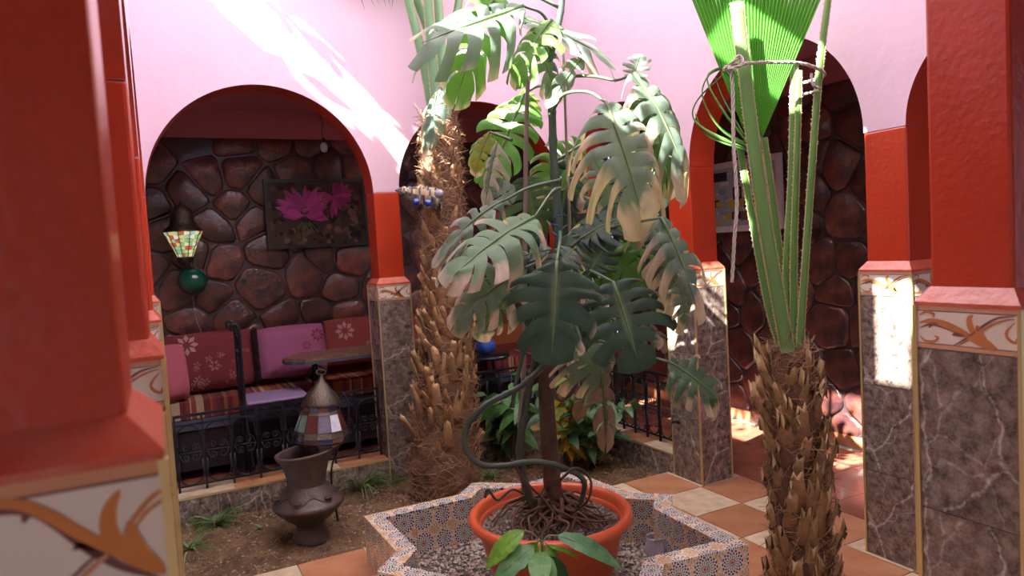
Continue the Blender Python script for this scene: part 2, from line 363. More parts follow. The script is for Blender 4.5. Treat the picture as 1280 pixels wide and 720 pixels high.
masonry(wall_rg, YG + 4.0, ZST, lambda u, v, h: V((XG + .01 - h, YG - u, v)), 9)
# ---- floors
def tile_mesh(w_, d_, t=.012, g=.003): return MB().box(g, w_ - g, g, d_ - g, 0, t)
T = .35
mb = MB(); mb.box(XL - WJ, WJ, YGF, -1.11, -.06, -.012); 
fl = struct('floor', mb, M['grout'], 'checkered cream and terracotta tile floor of the courtyard')
tm = tile_mesh(T, T); mt_, mc_ = tm.mesh('floor_tile', M['terra']), tm.mesh('floor_tile', M['creamtile'])
x0, y0 = -.05, -1.46
star_c = V((-1.51, -1.98))
for i in range(-10, 1):
    for j in range(-9, 2):
        x = x0 + i * T; y = y0 - T + j * T
        if y + T > -1.10: continue
        if x < XL - WJ - .1: continue
        if (V((x + T / 2, y + T / 2)) - star_c).length < .45: continue
        if y < YGF: continue
        link('floor_tile', mc_ if (i + j) % 2 == 1 else mt_, fl, loc=(x, y, -.012))
mb = MB(); mb.box(.30, XG, YGF, .2, -.06, -.006); mb.box(XGL, XG, .2, YG, -.06, -.006); mb.box(XGL, XL - WJ, YGF, .2, -.06, -.006)
f2 = struct('floor_gallery', mb, M['grout'], 'glossy reddish tile floor of the gallery')
T2 = .33; t2 = tile_mesh(T2, T2, .008, .0012).mesh('gallery_tile', M['redfloor'])
for i in range(-16, 4):
    for j in range(-13, 5):
        x = .30 + i * T2; y = .2 + j * T2
        ok = (x >= .29 and x + T2 < XG + .2) or (y >= .19 and y + T2 < YG + .2 and x > XGL)
        if ok and y < YG - .03 and x < XG - .03: link('floor_tile', t2, f2, loc=(x, y, -.006))
# soil bed
mb = MB(); n1, n2 = 90, 34; vs = []
for j in range(n2 + 1):
    for i in range(n1 + 1):
        x = XL - .02 + (0 - XL) * i / n1 * 1.006; y = -1.112 + (1.112 - .02) * j / n2
        h = noise.fractal(V((x * 5, y * 5, 1)), 1, 2, 5) * .022 + noise.noise(V((x * 1.3, y * 1.3, 0))) * .02
        vs.append((x, y, -.045 + h * min(1, (1 + 8 * min(j, n2 - j) / n2) / 2)))
mb.add(vs, [(j * (n1 + 1) + i, j * (n1 + 1) + i + 1, (j + 1) * (n1 + 1) + i + 1, (j + 1) * (n1 + 1) + i) for j in range(n2) for i in range(n1)])
mb.box(XL, WJ, -1.11, .2, -.3, -.2)
struct('ground', mb, M['soil'], 'brown soil bed along the foot of the back wall', True)
def blob(mb, p, r, rr, c, sq=.7):
    t = (1 + 5 ** .5) / 2; q = rr.uniform(0, 6.28); cs, sn = math.cos(q), math.sin(q)
    vs = []
    for a in ((0, 0, 1), (1, 0, 0), (0, 1, 0), (-1, 0, 0), (0, -1, 0), (0, 0, -1)):
        k = r * rr.uniform(.7, 1.3); x, y, z = a[0] * k, a[1] * k, a[2] * k * sq; vs.append((p[0] + x * cs - y * sn, p[1] + x * sn + y * cs, p[2] + z))
    mb.add(vs, [(0, 1, 2), (0, 2, 3), (0, 3, 4), (0, 4, 1), (5, 2, 1), (5, 3, 2), (5, 4, 3), (5, 1, 4)], c=c)
mb = MB(); rr = random.Random(5)
for i in range(6500):
    x = rr.uniform(XL + .03, -.02); y = rr.uniform(-1.1, -.04); r = rr.uniform(.003, .011) if rr.random() < .95 else rr.uniform(.01, .018)
    s = rr.uniform(.4, 1.6); c = (.18 * s, .105 * s, .055 * s) if rr.random() < .9 else (.34, .28, .2)
    blob(mb, (x, y, -.045 + noise.fractal(V((x * 5, y * 5, 1)), 1, 2, 5) * .02 + noise.noise(V((x * 1.3, y * 1.3, 0))) * .02), r, rr, c)
for i in range(160):
    x = rr.uniform(XL + .05, -.1); y = rr.uniform(-1.05, -.06); a = rr.uniform(0, 6.28); l = rr.uniform(.03, .12)
    mb.tube([(x, y, -.03), (x + l * .5 * math.cos(a), y + l * .5 * math.sin(a), -.02 + rr.uniform(0, .015)), (x + l * math.cos(a + .4), y + l * math.sin(a + .4), -.03)], .002, 4, c=(.28, .17, .08))
obj('soil_clods', mb, M['pebble'], None, kind='stuff', label='loose clods and twigs scattered on the brown soil bed', category='soil')
# ---- curbs closing the arches
def curb(name, ax, a, b, flip, label, zf=-.06, far=WJ + .02):
    """curb along ax from a to b, court face at -TT; top tiles alternate"""
    mb = MB()
    def bx(m, u0, u1, d0, d1, z0, z1):
        if ax == 0: m.box(u0, u1, d0, d1, z0, z1)
        else: m.box(d0, d1, u0, u1, z0, z1)
        return m
    bx(mb, a, b, -TT + .012, far, -.2, ZC - .012)
    o = struct(name, mb, M['grout'], label)
    L_ = b - a; n = max(1, round(L_ / .24)); wv = L_ / n
    for i in range(n): obj('marble_tile', bx(MB(), a + i * wv + .002, a + (i + 1) * wv - .002, -TT, -TT + .013, -.18, ZC - .008), M['marble'], o)
    n = max(1, round(L_ / .33)); wv = L_ / n
    for i in range(n): obj('top_tile', bx(MB(), a + i * wv + .002, a + (i + 1) * wv - .002, -TT + .008, far, ZC - .012, ZC), M['terra' if (i + flip) % 2 else 'creamtile'], o)
    obj('brass_trim', bx(MB(), a, b, -TT - .003, -TT + .007, ZC - .01, ZC + .002), M['gold'], o)
    return o
curb('trim_1', 0, XL + .03, -1.66, 0, 'low marble curb with brass edge across the left back arch')
curb('trim_2', 0, -1.415, -.13, 0, 'low marble curb with brass edge across the middle back arch')
curb('trim_3', 1, -1.18, -.13, 0, 'low marble curb with brass edge right of the back corner')
curb('trim_4', 1, YF + .02, -2.875, 1, 'low marble curb with brass edge at the right front arch')
# ---- columns
def ribbon(pts, ws, c, mb, z):
    P = [V((p[0], p[1])) for p in pts]; n = len(P); L_, R_ = [], []
    for i, p in enumerate(P):
        t = (P[min(i + 1, n - 1)] - P[max(i - 1, 0)]).normalized(); q = V((-t.y, t.x)); w_ = ws[i]
        L_.append((p.x + q.x * w_, p.y + q.y * w_, z)); R_.append((p.x - q.x * w_, p.y - q.y * w_, z))
    mb.add(L_ + R_, [(i, i + 1, n + i + 1, n + i) for i in range(n - 1)], c=c)
def taper(n, a, b): return [a * math.sin(pi * min(1, i / (n - 1) * 1.0)) ** .6 + b for i in range(n)]
def scroll_print(W, H):
    """flat arabesque print for a band tile, centred, in the xy plane"""
    mb = MB(); O = (.52, .20, .07); D = (.22, .09, .075); P_ = (.60, .33, .2)
    mb.add([(-W / 2, H / 2 - .012, 0), (W / 2, H / 2 - .012, 0), (W / 2, H / 2, 0), (-W / 2, H / 2, 0)], [(0, 1, 2, 3)], c=P_)
    mb.add([(-W / 2, -H / 2, 0), (W / 2, -H / 2, 0), (W / 2, -H / 2 + .010, 0), (-W / 2, -H / 2 + .010, 0)], [(0, 1, 2, 3)], c=P_)
    for s in (1, -1):
        mb.add([(-W / 2, s * (H / 2 - (.0145 if s > 0 else .012)) - .0012, .0001), (W / 2, s * (H / 2 - (.0145 if s > 0 else .012)) - .0012, .0001), (W / 2, s * (H / 2 - (.0145 if s > 0 else .012)) + .0012, .0001), (-W / 2, s * (H / 2 - (.0145 if s > 0 else .012)) + .0012, .0001)], [(0, 1, 2, 3)], c=D)
    k = H / .107 * .8
    def st(pts, w, c, z=.0003, b=.0006):
        q = [(x * W / .25, y * k) for x, y in pts]; q = bez([(a, b_, 0) for a, b_ in q], 8); ribbon(q, taper(len(q), w, b), c, mb, z)
    # stems
    st([(-.12, -.006), (-.085, .008), (-.04, -.002), (.005, -.022), (.05, -.046), (.075, -.052)], .0042, D, .0002)
    st([(-.12, .010), (-.09, .018), (-.055, .012), (-.01, -.008), (.045, -.043), (.078, -.05)], .008, O)
    st([(.078, -.05), (.05, -.03), (.02, -.004), (.012, .03), (.022, .044)], .0075, O)
    st([(.06, -.045), (.045, -.02), (.033, .004), (.032, .014)], .006, O)
    st([(-.065, .012), (-.085, .008), (-.094, -.004)], .004, D)
    st([(.0, -.02), (-.02, -.018), (-.032, -.02)], .0045, D)
    st([(-.03, -.053), (.0, -.03), (.03, -.002), (.06, .025), (.085, .04), (.12, .046)], .0025, D)
    st([(-.02, -.053), (.01, -.03), (.04, -.004), (.07, .02), (.1, .034), (.12, .038)], .0022, O)
    st([(.12, .03), (.10, .0), (.105, -.02), (.12, -.028), (.122, -.015)], .003, O)
    st([(-.12, .035), (-.1, .046), (-.08, .04), (-.083, .03)], .003, O)
    st([(-.12, -.03), (-.105, -.045), (-.08, -.045), (-.07, -.033), (-.08, -.028)], .0028, O)
    return mb
_pc = {}
def near_print(ctr, W, H):
    mb = MB(); O = (.60, .22, .06); D = (.20, .08, .075); P_ = (.62, .30, .16); Lt = (.62, .36, .22)
    for z0, z1, c, e in ((H / 2 - .017, H / 2 - .0, P_, 0), (H / 2 - .0205, H / 2 - .017, D, .0001), (-H / 2, -H / 2 + .012, P_, 0)):
        mb.add([(-W / 2, z0, e), (W / 2, z0, e), (W / 2, z1, e), (-W / 2, z1, e)], [(0, 1, 2, 3)], c=c)
    def st(px, w, c, z, b=.0004, pw=None):
        q = []
        for u, v in px: p = on(u, v, 1, -3.966); q.append((p.x - ctr.x, p.z - ctr.z, 0))
        q = bez(q, 10); ws = taper(len(q), w, b)
        if pw: ws = [lerp(pw[0], pw[1], i / (len(q) - 1)) * (1 if i < len(q) - 8 else (len(q) - 1 - i) / 8) + b for i in range(len(q))]
        ribbon(q, ws, c, mb, z)
    st([(45, 640), (33, 645), (29, 655)], .004, D, .0003)
    st([(-60, 660), (-10, 642), (38, 640), (70, 655), (100, 678), (125, 695), (160, 712), (205, 724)], .006, D, .0004)
    st([(90, 688), (105, 682), (120, 690)], .004, D, .0004)
    st([(-60, 650), (-10, 633), (25, 632), (60, 645), (95, 665), (130, 683), (165, 700), (207, 718)], .0065, O, .0007)
    st([(120, 672), (150, 682), (180, 700), (207, 716)], .012, O, .0008)
    st([(207, 716), (172, 695), (140, 672), (136, 640), (150, 612)], .0085, O, .0009)
    st([(200, 714), (178, 690), (165, 668), (162, 650)], .007, O, .0010)
    st([(155, 668), (170, 645), (190, 622), (215, 606)], .0016, O, .0005, .0012)
    st([(168, 662), (182, 642), (200, 628), (218, 618)], .0012, O, .0005, .0010)
    st([(135, 694), (118, 708), (100, 726), (80, 750)], .0018, P_, .0005, .0016)
    st([(128, 690), (110, 704), (92, 722), (70, 748)], .0010, D, .0004, .0009)
    return mb
def column(label, boxes, faces='xXyY', group=None, ztop=ZS, inset=TT, cat='column', vis=None, capx=None, zb=-.1, corner=None, bandz=1.272):
    cx = sum((b[0] + b[1]) / 2 for b in boxes) / len(boxes); cy = sum((b[2] + b[3]) / 2 for b in boxes) / len(boxes)
    t = thing('column', label, cat, (cx, cy, 0), group or 'red and tiled columns around the courtyard')
    for (x0, x1, y0, y1) in boxes:
        x0 -= cx; x1 -= cx; y0 -= cy; y1 -= cy; g = .006
        obj('core', MB().box(x0 + g, x1 - g, y0 + g, y1 - g, zb, ZT - .002), M['grout'], t)
        i_ = inset
        o = obj('shaft', MB().box(x0 + i_, x1 - i_, y0 + i_, y1 - i_, ZT + .03, ztop), M['red'], t)
        bv = o.modifiers.new('bevel', 'BEVEL'); bv.width = .009; bv.segments = 2
        vs = [(x, y, z) for z, e in ((ZT - .004, -.002), (ZT + .006, -.002), (ZT + .045, i_)) for (x, y) in ((x0 + e, y0 + e), (x1 - e, y0 + e), (x1 - e, y1 - e), (x0 + e, y1 - e))]
        fs = [(r * 4 + k, r * 4 + (k + 1) % 4, r * 4 + 4 + (k + 1) % 4, r * 4 + 4 + k) for r in range(2) for k in range(4)] + [(3, 2, 1, 0), (8, 9, 10, 11)]
        obj('cap', MB().add(vs, fs), M['capred'], t)
        for fc in faces:
            wd = (y1 - y0) if fc in 'xX' else (x1 - x0)
            for (za, zb_), kind in (((zb, .418), 0), ((.422, .838), 0), ((.842, bandz - .004), 0), ((bandz, ZT - .002), 1)):
                e = .003
                b = {'x': (x0, x0 + g + .002, y0 + e, y1 - e), 'X': (x1 - g - .002, x1, y0 + e, y1 - e), 'y': (x0 + e, x1 - e, y0, y0 + g + .002), 'Y': (x0 + e, x1 - e, y1 - g - .002, y1)}[fc]
                zc_ = (za + zb_) / 2; ctr = V(((b[0] + b[1]) / 2, (b[2] + b[3]) / 2, zc_))
                o = obj('band_tile' if kind else 'marble_tile', MB().box(b[0] - ctr.x, b[1] - ctr.x, b[2] - ctr.y, b[3] - ctr.y, za - zc_, zb_ - zc_), M['cream'] if kind else M['marble'], t)
                o.location = ctr
                if kind:
                    N = {'x': V((-1, 0, 0)), 'X': V((1, 0, 0)), 'y': V((0, -1, 0)), 'Y': V((0, 1, 0))}[fc]; Z = V((0, 0, 1)); U = Z.cross(N)
                    key = (round(wd, 3), bandz, fc == 'y' and bandz < 1.25)
                    if key not in _pc: _pc[key] = (near_print(ctr + V((cx, cy, 0)), wd - .012, zb_ - za) if key[2] else scroll_print(wd - .012, zb_ - za)).mesh('scroll_print', M['print'])
                    off = N * ((g + .002) / 2 + .0006)
                    link('scroll_print', _pc[key], o, mtx=Matrix(((U.x, 0, N.x, off.x), (U.y, 0, N.y, off.y), (0, 1, 0, 0), (0, 0, 0, 1))))
        for (x, y) in ((x0, y0), (x1, y0), (x1, y1), (x0, y1)):
            obj('corner_trim', MB().box(x - .005, x + .005, y - .005, y + .005, zb, ZT - .004), M['gold'], t)
    return t
M['capred'] = mat('sky_sheen_red_paint', (.54, .085, .045), .3, bump=.3, bscale=50, col2=(.58, .14, .09), vscale=18, coat=.3)  # paler red, sky sheen on the caps put into the colour
c3 = (-1.658, -1.417, -TT, WJ + TT)
column('tiled column between the left and middle back arches, left of the tall palm', [c3])
column('corner column at the back of the court hidden behind the monstera', [(-.126, WJ + TT, -TT, WJ + TT), (-TT, WJ + TT, -.126, -TT - .001)])
column('narrow glimpse of the back left corner column beside the left arch', [(XL - WJ - TT, XL + TT, -TT, WJ + TT)])
column('sunlit tiled column with a brass tap on its marble face', [(-TT, WJ + TT, -1.452, -1.182)])
column('tall tiled column with a blazing sun patch, right of the tied palm', [(-TT, WJ + TT, -2.876, -2.615)])
column('column of the left arcade seen edge-on, the farther of the slivers', [(XL - WJ - TT, XL + TT, -1.756, -1.494)])
column('column of the left arcade seen edge-on just behind the big foreground column', [(XL - WJ - TT, XL + TT, -3.006, -2.744)])
column('large blurred red and tiled column filling the left foreground', [(-3.33, -3.043, -3.963, YF + TT)], inset=.034, ztop=2.5, bandz=1.222)
column('red and tiled column cut by the right edge of the picture', [(-1.246, -.98, -3.937, YF + TT)], ztop=2.5)
column('unseen tiled column at the near right corner', [(-TT, WJ + TT, -3.937, YF + TT)], ztop=2.5)
# ================================================================= RAILINGS
def railing(label, p0, p1, z0=ZC, H=.5, n=7, left=True):
    p0 = V((p0[0], p0[1], 0)); p1 = V((p1[0], p1[1], 0)); L_ = (p1 - p0).length; d = (p1 - p0) / L_
    t = thing('railing', label, 'railing', (p0.x, p0.y, z0), 'black scrolled railings in the arches'); ang = math.atan2(d.y, d.x); t.rotation_euler = (0, 0, ang)
    def B(x0, x1, z0_, z1_, w_=.006, name='bar'): obj(name, MB().box(x0, x1, -w_, w_, z0_, z1_), M['iron'], t)
    B(0, L_, H - .012, H + .004, .011, 'top_rail'); B(0, L_, H - .07, H - .058, .006, 'upper_rail'); B(0, L_, .03, .042, .006, 'bottom_rail')
    s = L_ / n
    bar = MB().box(-.007, .007, -.007, .007, .0, H).mesh('bar', M['iron'])
    r = s / 2 - .014
    def U(sign, zc_, zend):
        pts = [(-r, 0, zend)] + [(-r * math.cos(a), 0, zc_ + sign * r * math.sin(a)) for a in [pi * i / 10 for i in range(11)]] + [(r, 0, zend)]
        return MB().tube(pts, .0055, 5).mesh('hoop', M['iron'], True)
    up = U(1, H - .07 - r, .30); dn = U(-1, .04 + r, .20)
    sc = MB()
    for sx in (-1, 1):
        for sz in (-1, 1):
            pts = []
            for i in range(15):
                a = i / 14 * 1.6 * 2 * pi * .8; q = .026 * (1 - i / 18); pts.append((sx * (.03 + q * math.cos(a)), 0, .25 + sz * (.032 + q * math.sin(a))))
            pts = [(sx * r * .95, 0, .25)] + pts
            sc.tube(pts, .0045, 5)
    sc.box(-r, r, -.003, .003, .247, .253)
    scm = sc.mesh('scroll', M['iron'], True)
    for i in range(n + 1): link('bar', bar, t, loc=(min(max(i * s, .007), L_ - .007), 0, 0))
    for i in range(n):
        x = (i + .5) * s
        link('hoop', up, t, loc=(x, 0, 0)); link('hoop', dn, t, loc=(x, 0, 0)); link('scroll', scm, t, loc=(x, 0, 0))
    return t
railing('black scrolled iron railing across the left back arch, in front of the sofa', (XL + .04, .11), (-1.67, .11), n=8)
railing('black iron railing across the middle back arch, behind the palm trunk', (-1.41, .11), (-.14, .11), n=7)
railing('black iron railing in the arch just right of the back corner', (.11, -.14), (.11, -1.17), n=7)
railing('short black iron railing between the two right-hand columns', (.12, -2.885), (.12, YF + .03), n=4)
# ================================================================= STAR PLANTER
ZP = .25
idl = lambda k, r=.86: V((-1.51 + r * math.cos(math.radians(135 - 45 * k)), -1.98 + r * math.sin(math.radians(135 - 45 * k)), ZP))
def zp(u, v): return on(u, v, 2, ZP)
outer = [zp(454.6, 645), zp(574, 618), zp(590.6, 603), idl(1.5, .66), zp(713, 588), zp(789.6, 616), zp(840.4, 617.7), zp(839, 633), zp(935.5, 680), idl(4.5, .66), idl(5), idl(5.5, .66), idl(6), idl(6.5, .66), zp(471, 714), zp(495.4, 689)]
outer = [V((p.x, p.y)) for p in outer]; N_ = len(outer)
area = sum(outer[i].x * outer[(i + 1) % N_].y - outer[(i + 1) % N_].x * outer[i].y for i in range(N_))
def offset(P, d):
    out = []
    for i in range(len(P)):
        a, b, c = P[i - 1], P[i], P[(i + 1) % len(P)]; e1 = (b - a).normalized(); e2 = (c - b).normalized()
        n1 = V((e1.y, -e1.x)); n2 = V((e2.y, -e2.x))
        if area > 0: n1 = -n1; n2 = -n2
        m = (n1 + n2).normalized(); k = d / max(.35, m.dot(n1)); out.append(b + m * k)
    return out
inner = offset(outer, .088)
pl = thing('star_planter', 'low eight-pointed star planter wall covered in blue and orange mosaic tile', 'planter', (star_c.x, star_c.y, 0))
def sh(p, z): return (p.x - star_c.x, p.y - star_c.y, z)
mb = MB(); o2, i2 = offset(outer, .006), offset(inner, -.006)
for i in range(N_):
    j = (i + 1) % N_
    mb.add([sh(o2[i], -.02), sh(o2[j], -.02), sh(o2[j], ZP - .01), sh(o2[i], ZP - .01), sh(i2[i], -.02), sh(i2[j], -.02), sh(i2[j], ZP - .01), sh(i2[i], ZP - .01)], [(0, 1, 2, 3), (5, 4, 7, 6), (3, 2, 6, 7)])
obj('core', mb, M['grout'], pl)
def slab(name, q, nrm, th, uvo=(0, 0)):
    """tile: quad q (4 points), thickness th behind"""
    n = V(nrm); q = [V(p) for p in q]; b = [p - n * th for p in q]; c = sum(q, V((0, 0, 0))) / 4
    U = (q[1] - q[0]).normalized(); W_ = n.cross(U)
    uv = [((p - q[0]).dot(U) + uvo[0], (p - q[0]).dot(W_) + uvo[1]) for p in q]
    m = MB().add([p - c for p in q] + [p - c for p in b], [(0, 1, 2, 3), (0, 4, 5, 1), (1, 5, 6, 2), (2, 6, 7, 3), (3, 7, 4, 0)], uvs=[uv, [uv[0], uv[0], uv[1], uv[1]], [uv[1], uv[1], uv[2], uv[2]], [uv[2], uv[2], uv[3], uv[3]], [uv[3], uv[3], uv[0], uv[0]]])
    link(name, m.mesh(name, M['zel']), pl, loc=c)
for i in range(N_):
    j = (i + 1) % N_
    for (A, B, A2, B2, ins) in ((outer[i], outer[j], inner[i], inner[j], 0),):
        n = max(1, round((B - A).length / .2))
        for k in range(n):
            f0, f1 = k / n, (k + 1) / n; g = .0012 / max(.01, (B - A).length)
            a0, a1 = A.lerp(B, f0 + g), A.lerp(B, f1 - g); b0, b1 = A2.lerp(B2, f0 + g), A2.lerp(B2, f1 - g)
            slab('rim_tile', [sh(a0, ZP), sh(a1, ZP), sh(b1, ZP), sh(b0, ZP)], (0, 0, 1), .01, (k * .2, i * .07))
            e = (B - A).normalized(); nn = V((e.y, -e.x, 0));
            if (area < 0) : nn = -nn
            nn = V((nn.x, nn.y, 0))
            slab('side_tile', [sh(a0, -.01), sh(a1, -.01), sh(a1, ZP - .011), sh(a0, ZP - .011)], nn, .006, (k * .2 + i * .03, 0))
            slab('inner_tile', [sh(b1, .0), sh(b0, .0), sh(b0, ZP - .011), sh(b1, ZP - .011)], -nn, .006, (k * .2, 0))
rr = random.Random(11)
def inside(p, P):
    c = False
    for i in range(len(P)):
        a, b = P[i], P[i - 1]
        if (a.y > p.y) != (b.y > p.y) and p.x < (b.x - a.x) * (p.y - a.y) / (b.y - a.y) + a.x: c = not c
    return c
mb = MB(); mb.add([sh(p, .012) for p in inner], [tuple(range(N_)) if area > 0 else tuple(reversed(range(N_)))])
obj('gravel_bed', mb, M['gravelbed'], pl)
mb = MB(); inn2 = offset(inner, .01); PC = V((-1.53, -2.13))
PEB = [(.42, .36, .29), (.30, .24, .19), (.52, .47, .40), (.2, .15, .12), (.36, .25, .17), (.45, .40, .36)]
cnt = 0
while cnt < 5200:
    p = V((rr.uniform(-2.4, -.6), rr.uniform(-2.9, -1.1)))
    if not inside(p, inn2) or (p - PC).length < .27: continue
    blob(mb, (p.x - star_c.x, p.y - star_c.y, .016 + rr.uniform(0, .006)), rr.uniform(.006, .012), rr, rr.choice(PEB)); cnt += 1
obj('pebbles', mb, M['pebble'], pl, kind='stuff')
# glass jar
jp = on(820, 690, 2, .04)
t = thing('glass_jar', 'empty clear glass jar standing on the gravel inside the star planter', 'jar', (jp.x, jp.y, .02))
obj('body', MB().lathe([(.0, .004), (.044, .004), (.052, .015), (.054, .05), (.05, .075), (.044, .085), (.046, .1), (.044, .1), (.041, .086), (.047, .074), (.05, .05), (.048, .018), (0, .01)], 32), M['jar'], t, True)
obj('rim', MB().lathe([(.0465, .094), (.049, .098), (.0465, .103), (.044, .098), (.0465, .094)], 32), M['jar'], t, True)
# ================================================================= POTTED MONSTERA
POT = V((-1.53, -2.13, 0))
mon = thing('potted_monstera', 'tall monstera with split brown-edged leaves in a big orange pot at the centre', 'potted plant', POT)
def pl_(p): return V(p) - POT
obj('pot', MB().lathe([(0, .014), (.245, .014), (.25, .03), (.335, .355), (.335, .36), (.352, .36), (.352, .352), (.352, .36), (.352, .36)] [:5] + [(.318, .36), (.315, .33), (.235, .04)], 64), M['pot'], mon, True)
obj('pot_rim', MB().lathe([(.337, .358), (.352, .355), (.366, .362), (.372, .376), (.37, .392), (.36, .402), (.345, .403), (.334, .395), (.328, .378), (.318, .345)], 64), M['pot'], mon, True)
mb = MB()
rg, rn = 14, 48; vs = [(0, 0, .335)]
for i in range(1, rg + 1):
    for k in range(rn):
        r = .322 * i / rg; a = 2 * pi * k / rn; vs.append((r * math.cos(a), r * math.sin(a), .325 + .03 * (1 - (i / rg) ** 2) + .008 * noise.noise(V((r * math.cos(a) * 12, r * math.sin(a) * 12, 0)))))
fs = [(0, 1 + k, 1 + (k + 1) % rn) for k in range(rn)] + [(1 + (i - 1) * rn + k, 1 + i * rn + k, 1 + i * rn + (k + 1) % rn, 1 + (i - 1) * rn + (k + 1) % rn) for i in range(1, rg) for k in range(rn)]
mb.add(vs, fs); obj('potting_soil', mb, M['gravelbed'], mon, True)
mb = MB()
for i in range(2600):
    a = rr.uniform(0, 2 * pi); r = .315 * math.sqrt(rr.random()); blob(mb, (r * math.cos(a), r * math.sin(a), .333 + .03 * (1 - (r / .322) ** 2)), rr.uniform(.004, .0095), rr, tuple(c * .62 for c in rr.choice(PEB)))
obj('gravel', mb, M['pebble'], mon, kind='stuff')
def pts3(L, rel=True): return [ (dep(u, v, d) - POT if rel else dep(u, v, d)) for (u, v, d) in L]
# woody trunk
D0 = 3.17
tp = bez(pts3([(693, 622, 3.17), (690, 600, 3.17), (686, 545, 3.17), (683, 500, 3.18), (682, 450, 3.2)]), 6)
obj('trunk', MB().tube(tp, [.046] + [.042 - .010 * i / len(tp) for i in range(len(tp) - 1)], 14), M['bark'], mon, True)
GS = (.05, .085, .062); GB = (.10, .085, .06)
def stem(L, r0, r1, c=GS, name='stem', seg=8, rings=True):
    p = bez(pts3(L), seg); m = len(p); mbx = MB()
    rs = [(r0 + (r1 - r0) * i / (m - 1)) * (1.18 if rings and i % 5 == 0 else 1) for i in range(m)]
    mbx.tube(p, rs, 8, c=c); return obj(name, mbx, M['petiole'], mon, True)
stem([(682, 455, 3.2), (688, 400, 3.22), (697, 330, 3.24), (698, 280, 3.25), (692, 200, 3.25), (690, 140, 3.24), (686, 90, 3.22), (690, 60, 3.2), (700, 20, 3.2), (705, -30, 3.2)], .024, .014, GS)
stem([(655, 620, 3.3), (650, 540, 3.3), (655, 450, 3.32), (656, 330, 3.33), (658, 160, 3.33), (660, 90, 3.33)], .011, .011, (.22, .15, .15), 'support_cane')
stem([(706, 450, 3.3), (712, 300, 3.3), (708, 180, 3.3), (704, 60, 3.3)], .0075, .006, (.24, .2, .14), 'thin_cane')
stem([(668, 640, 3.15), (655, 600, 3.15), (650, 560, 3.15), (658, 500, 3.16), (668, 455, 3.18), (680, 400, 3.2)], .02, .016, (.055, .06, .045))
stem([(700, 380, 3.1), (690, 440, 3.08), (655, 480, 3.06), (610, 505, 3.05), (585, 530, 3.05), (582, 560, 3.05), (600, 580, 3.05), (630, 582, 3.05), (665, 577, 3.05), (700, 583, 3.05), (730, 602, 3.08), (722, 640, 3.12)], .014, .012, (.05, .075, .06))
stem([(722, 470, 3.1), (715, 490, 3.1), (700, 500, 3.1), (690, 485, 3.12)], .011, .008, (.10, .05, .035))
stem([(640, 510, 3.05), (645, 480, 3.07), (655, 440, 3.1), (668, 400, 3.15)], .010, .009, GS)
# aerial roots in the pot
rr = random.Random(21)
for i in range(70):
    a = rr.uniform(0, 2 * pi); r0 = .025; rend = rr.uniform(.08, .30)
    da = rr.uniform(-1.6, 1.6); h = rr.uniform(.015, .07); zb = .356
    q = []
    for k in range(6):
        f = k / 5; r = r0 + (rend - r0) * f; aa = a + da * f + rr.uniform(-.18, .18)
        q.append((r * math.cos(aa) + .01, r * math.sin(aa) + .01, zb + h * math.sin(pi * f) + (rr.choice((.03, .06, .12)) * (1 - f) ** 3) + rr.uniform(-.012, .02) * (f < 1) - .006 * (f == 1)))
    m_ = MB(); s = rr.uniform(.7, 1.3); m_.tube(bez(q, 4), [rr.uniform(.007, .013), .004], 6, c=(.15 * s, .078 * s, .048 * s)); obj('aerial_root', m_, M['fiber'], mon, True)
for L in ([(700, 600, 3.0), (720, 585, 3.0), (738, 600, 3.0), (735, 625, 3.0), (718, 640, 3.05)], [(606, 622, 2.95), (610, 612, 2.95), (622, 625, 2.97), (640, 612, 3.0), (655, 618, 3.05)], [(640, 575, 3.1), (655, 600, 3.1), (680, 625, 3.1), (700, 650, 3.05)]):
    stem(L, .007, .005, (.08, .045, .035), 'aerial_root', rings=False)
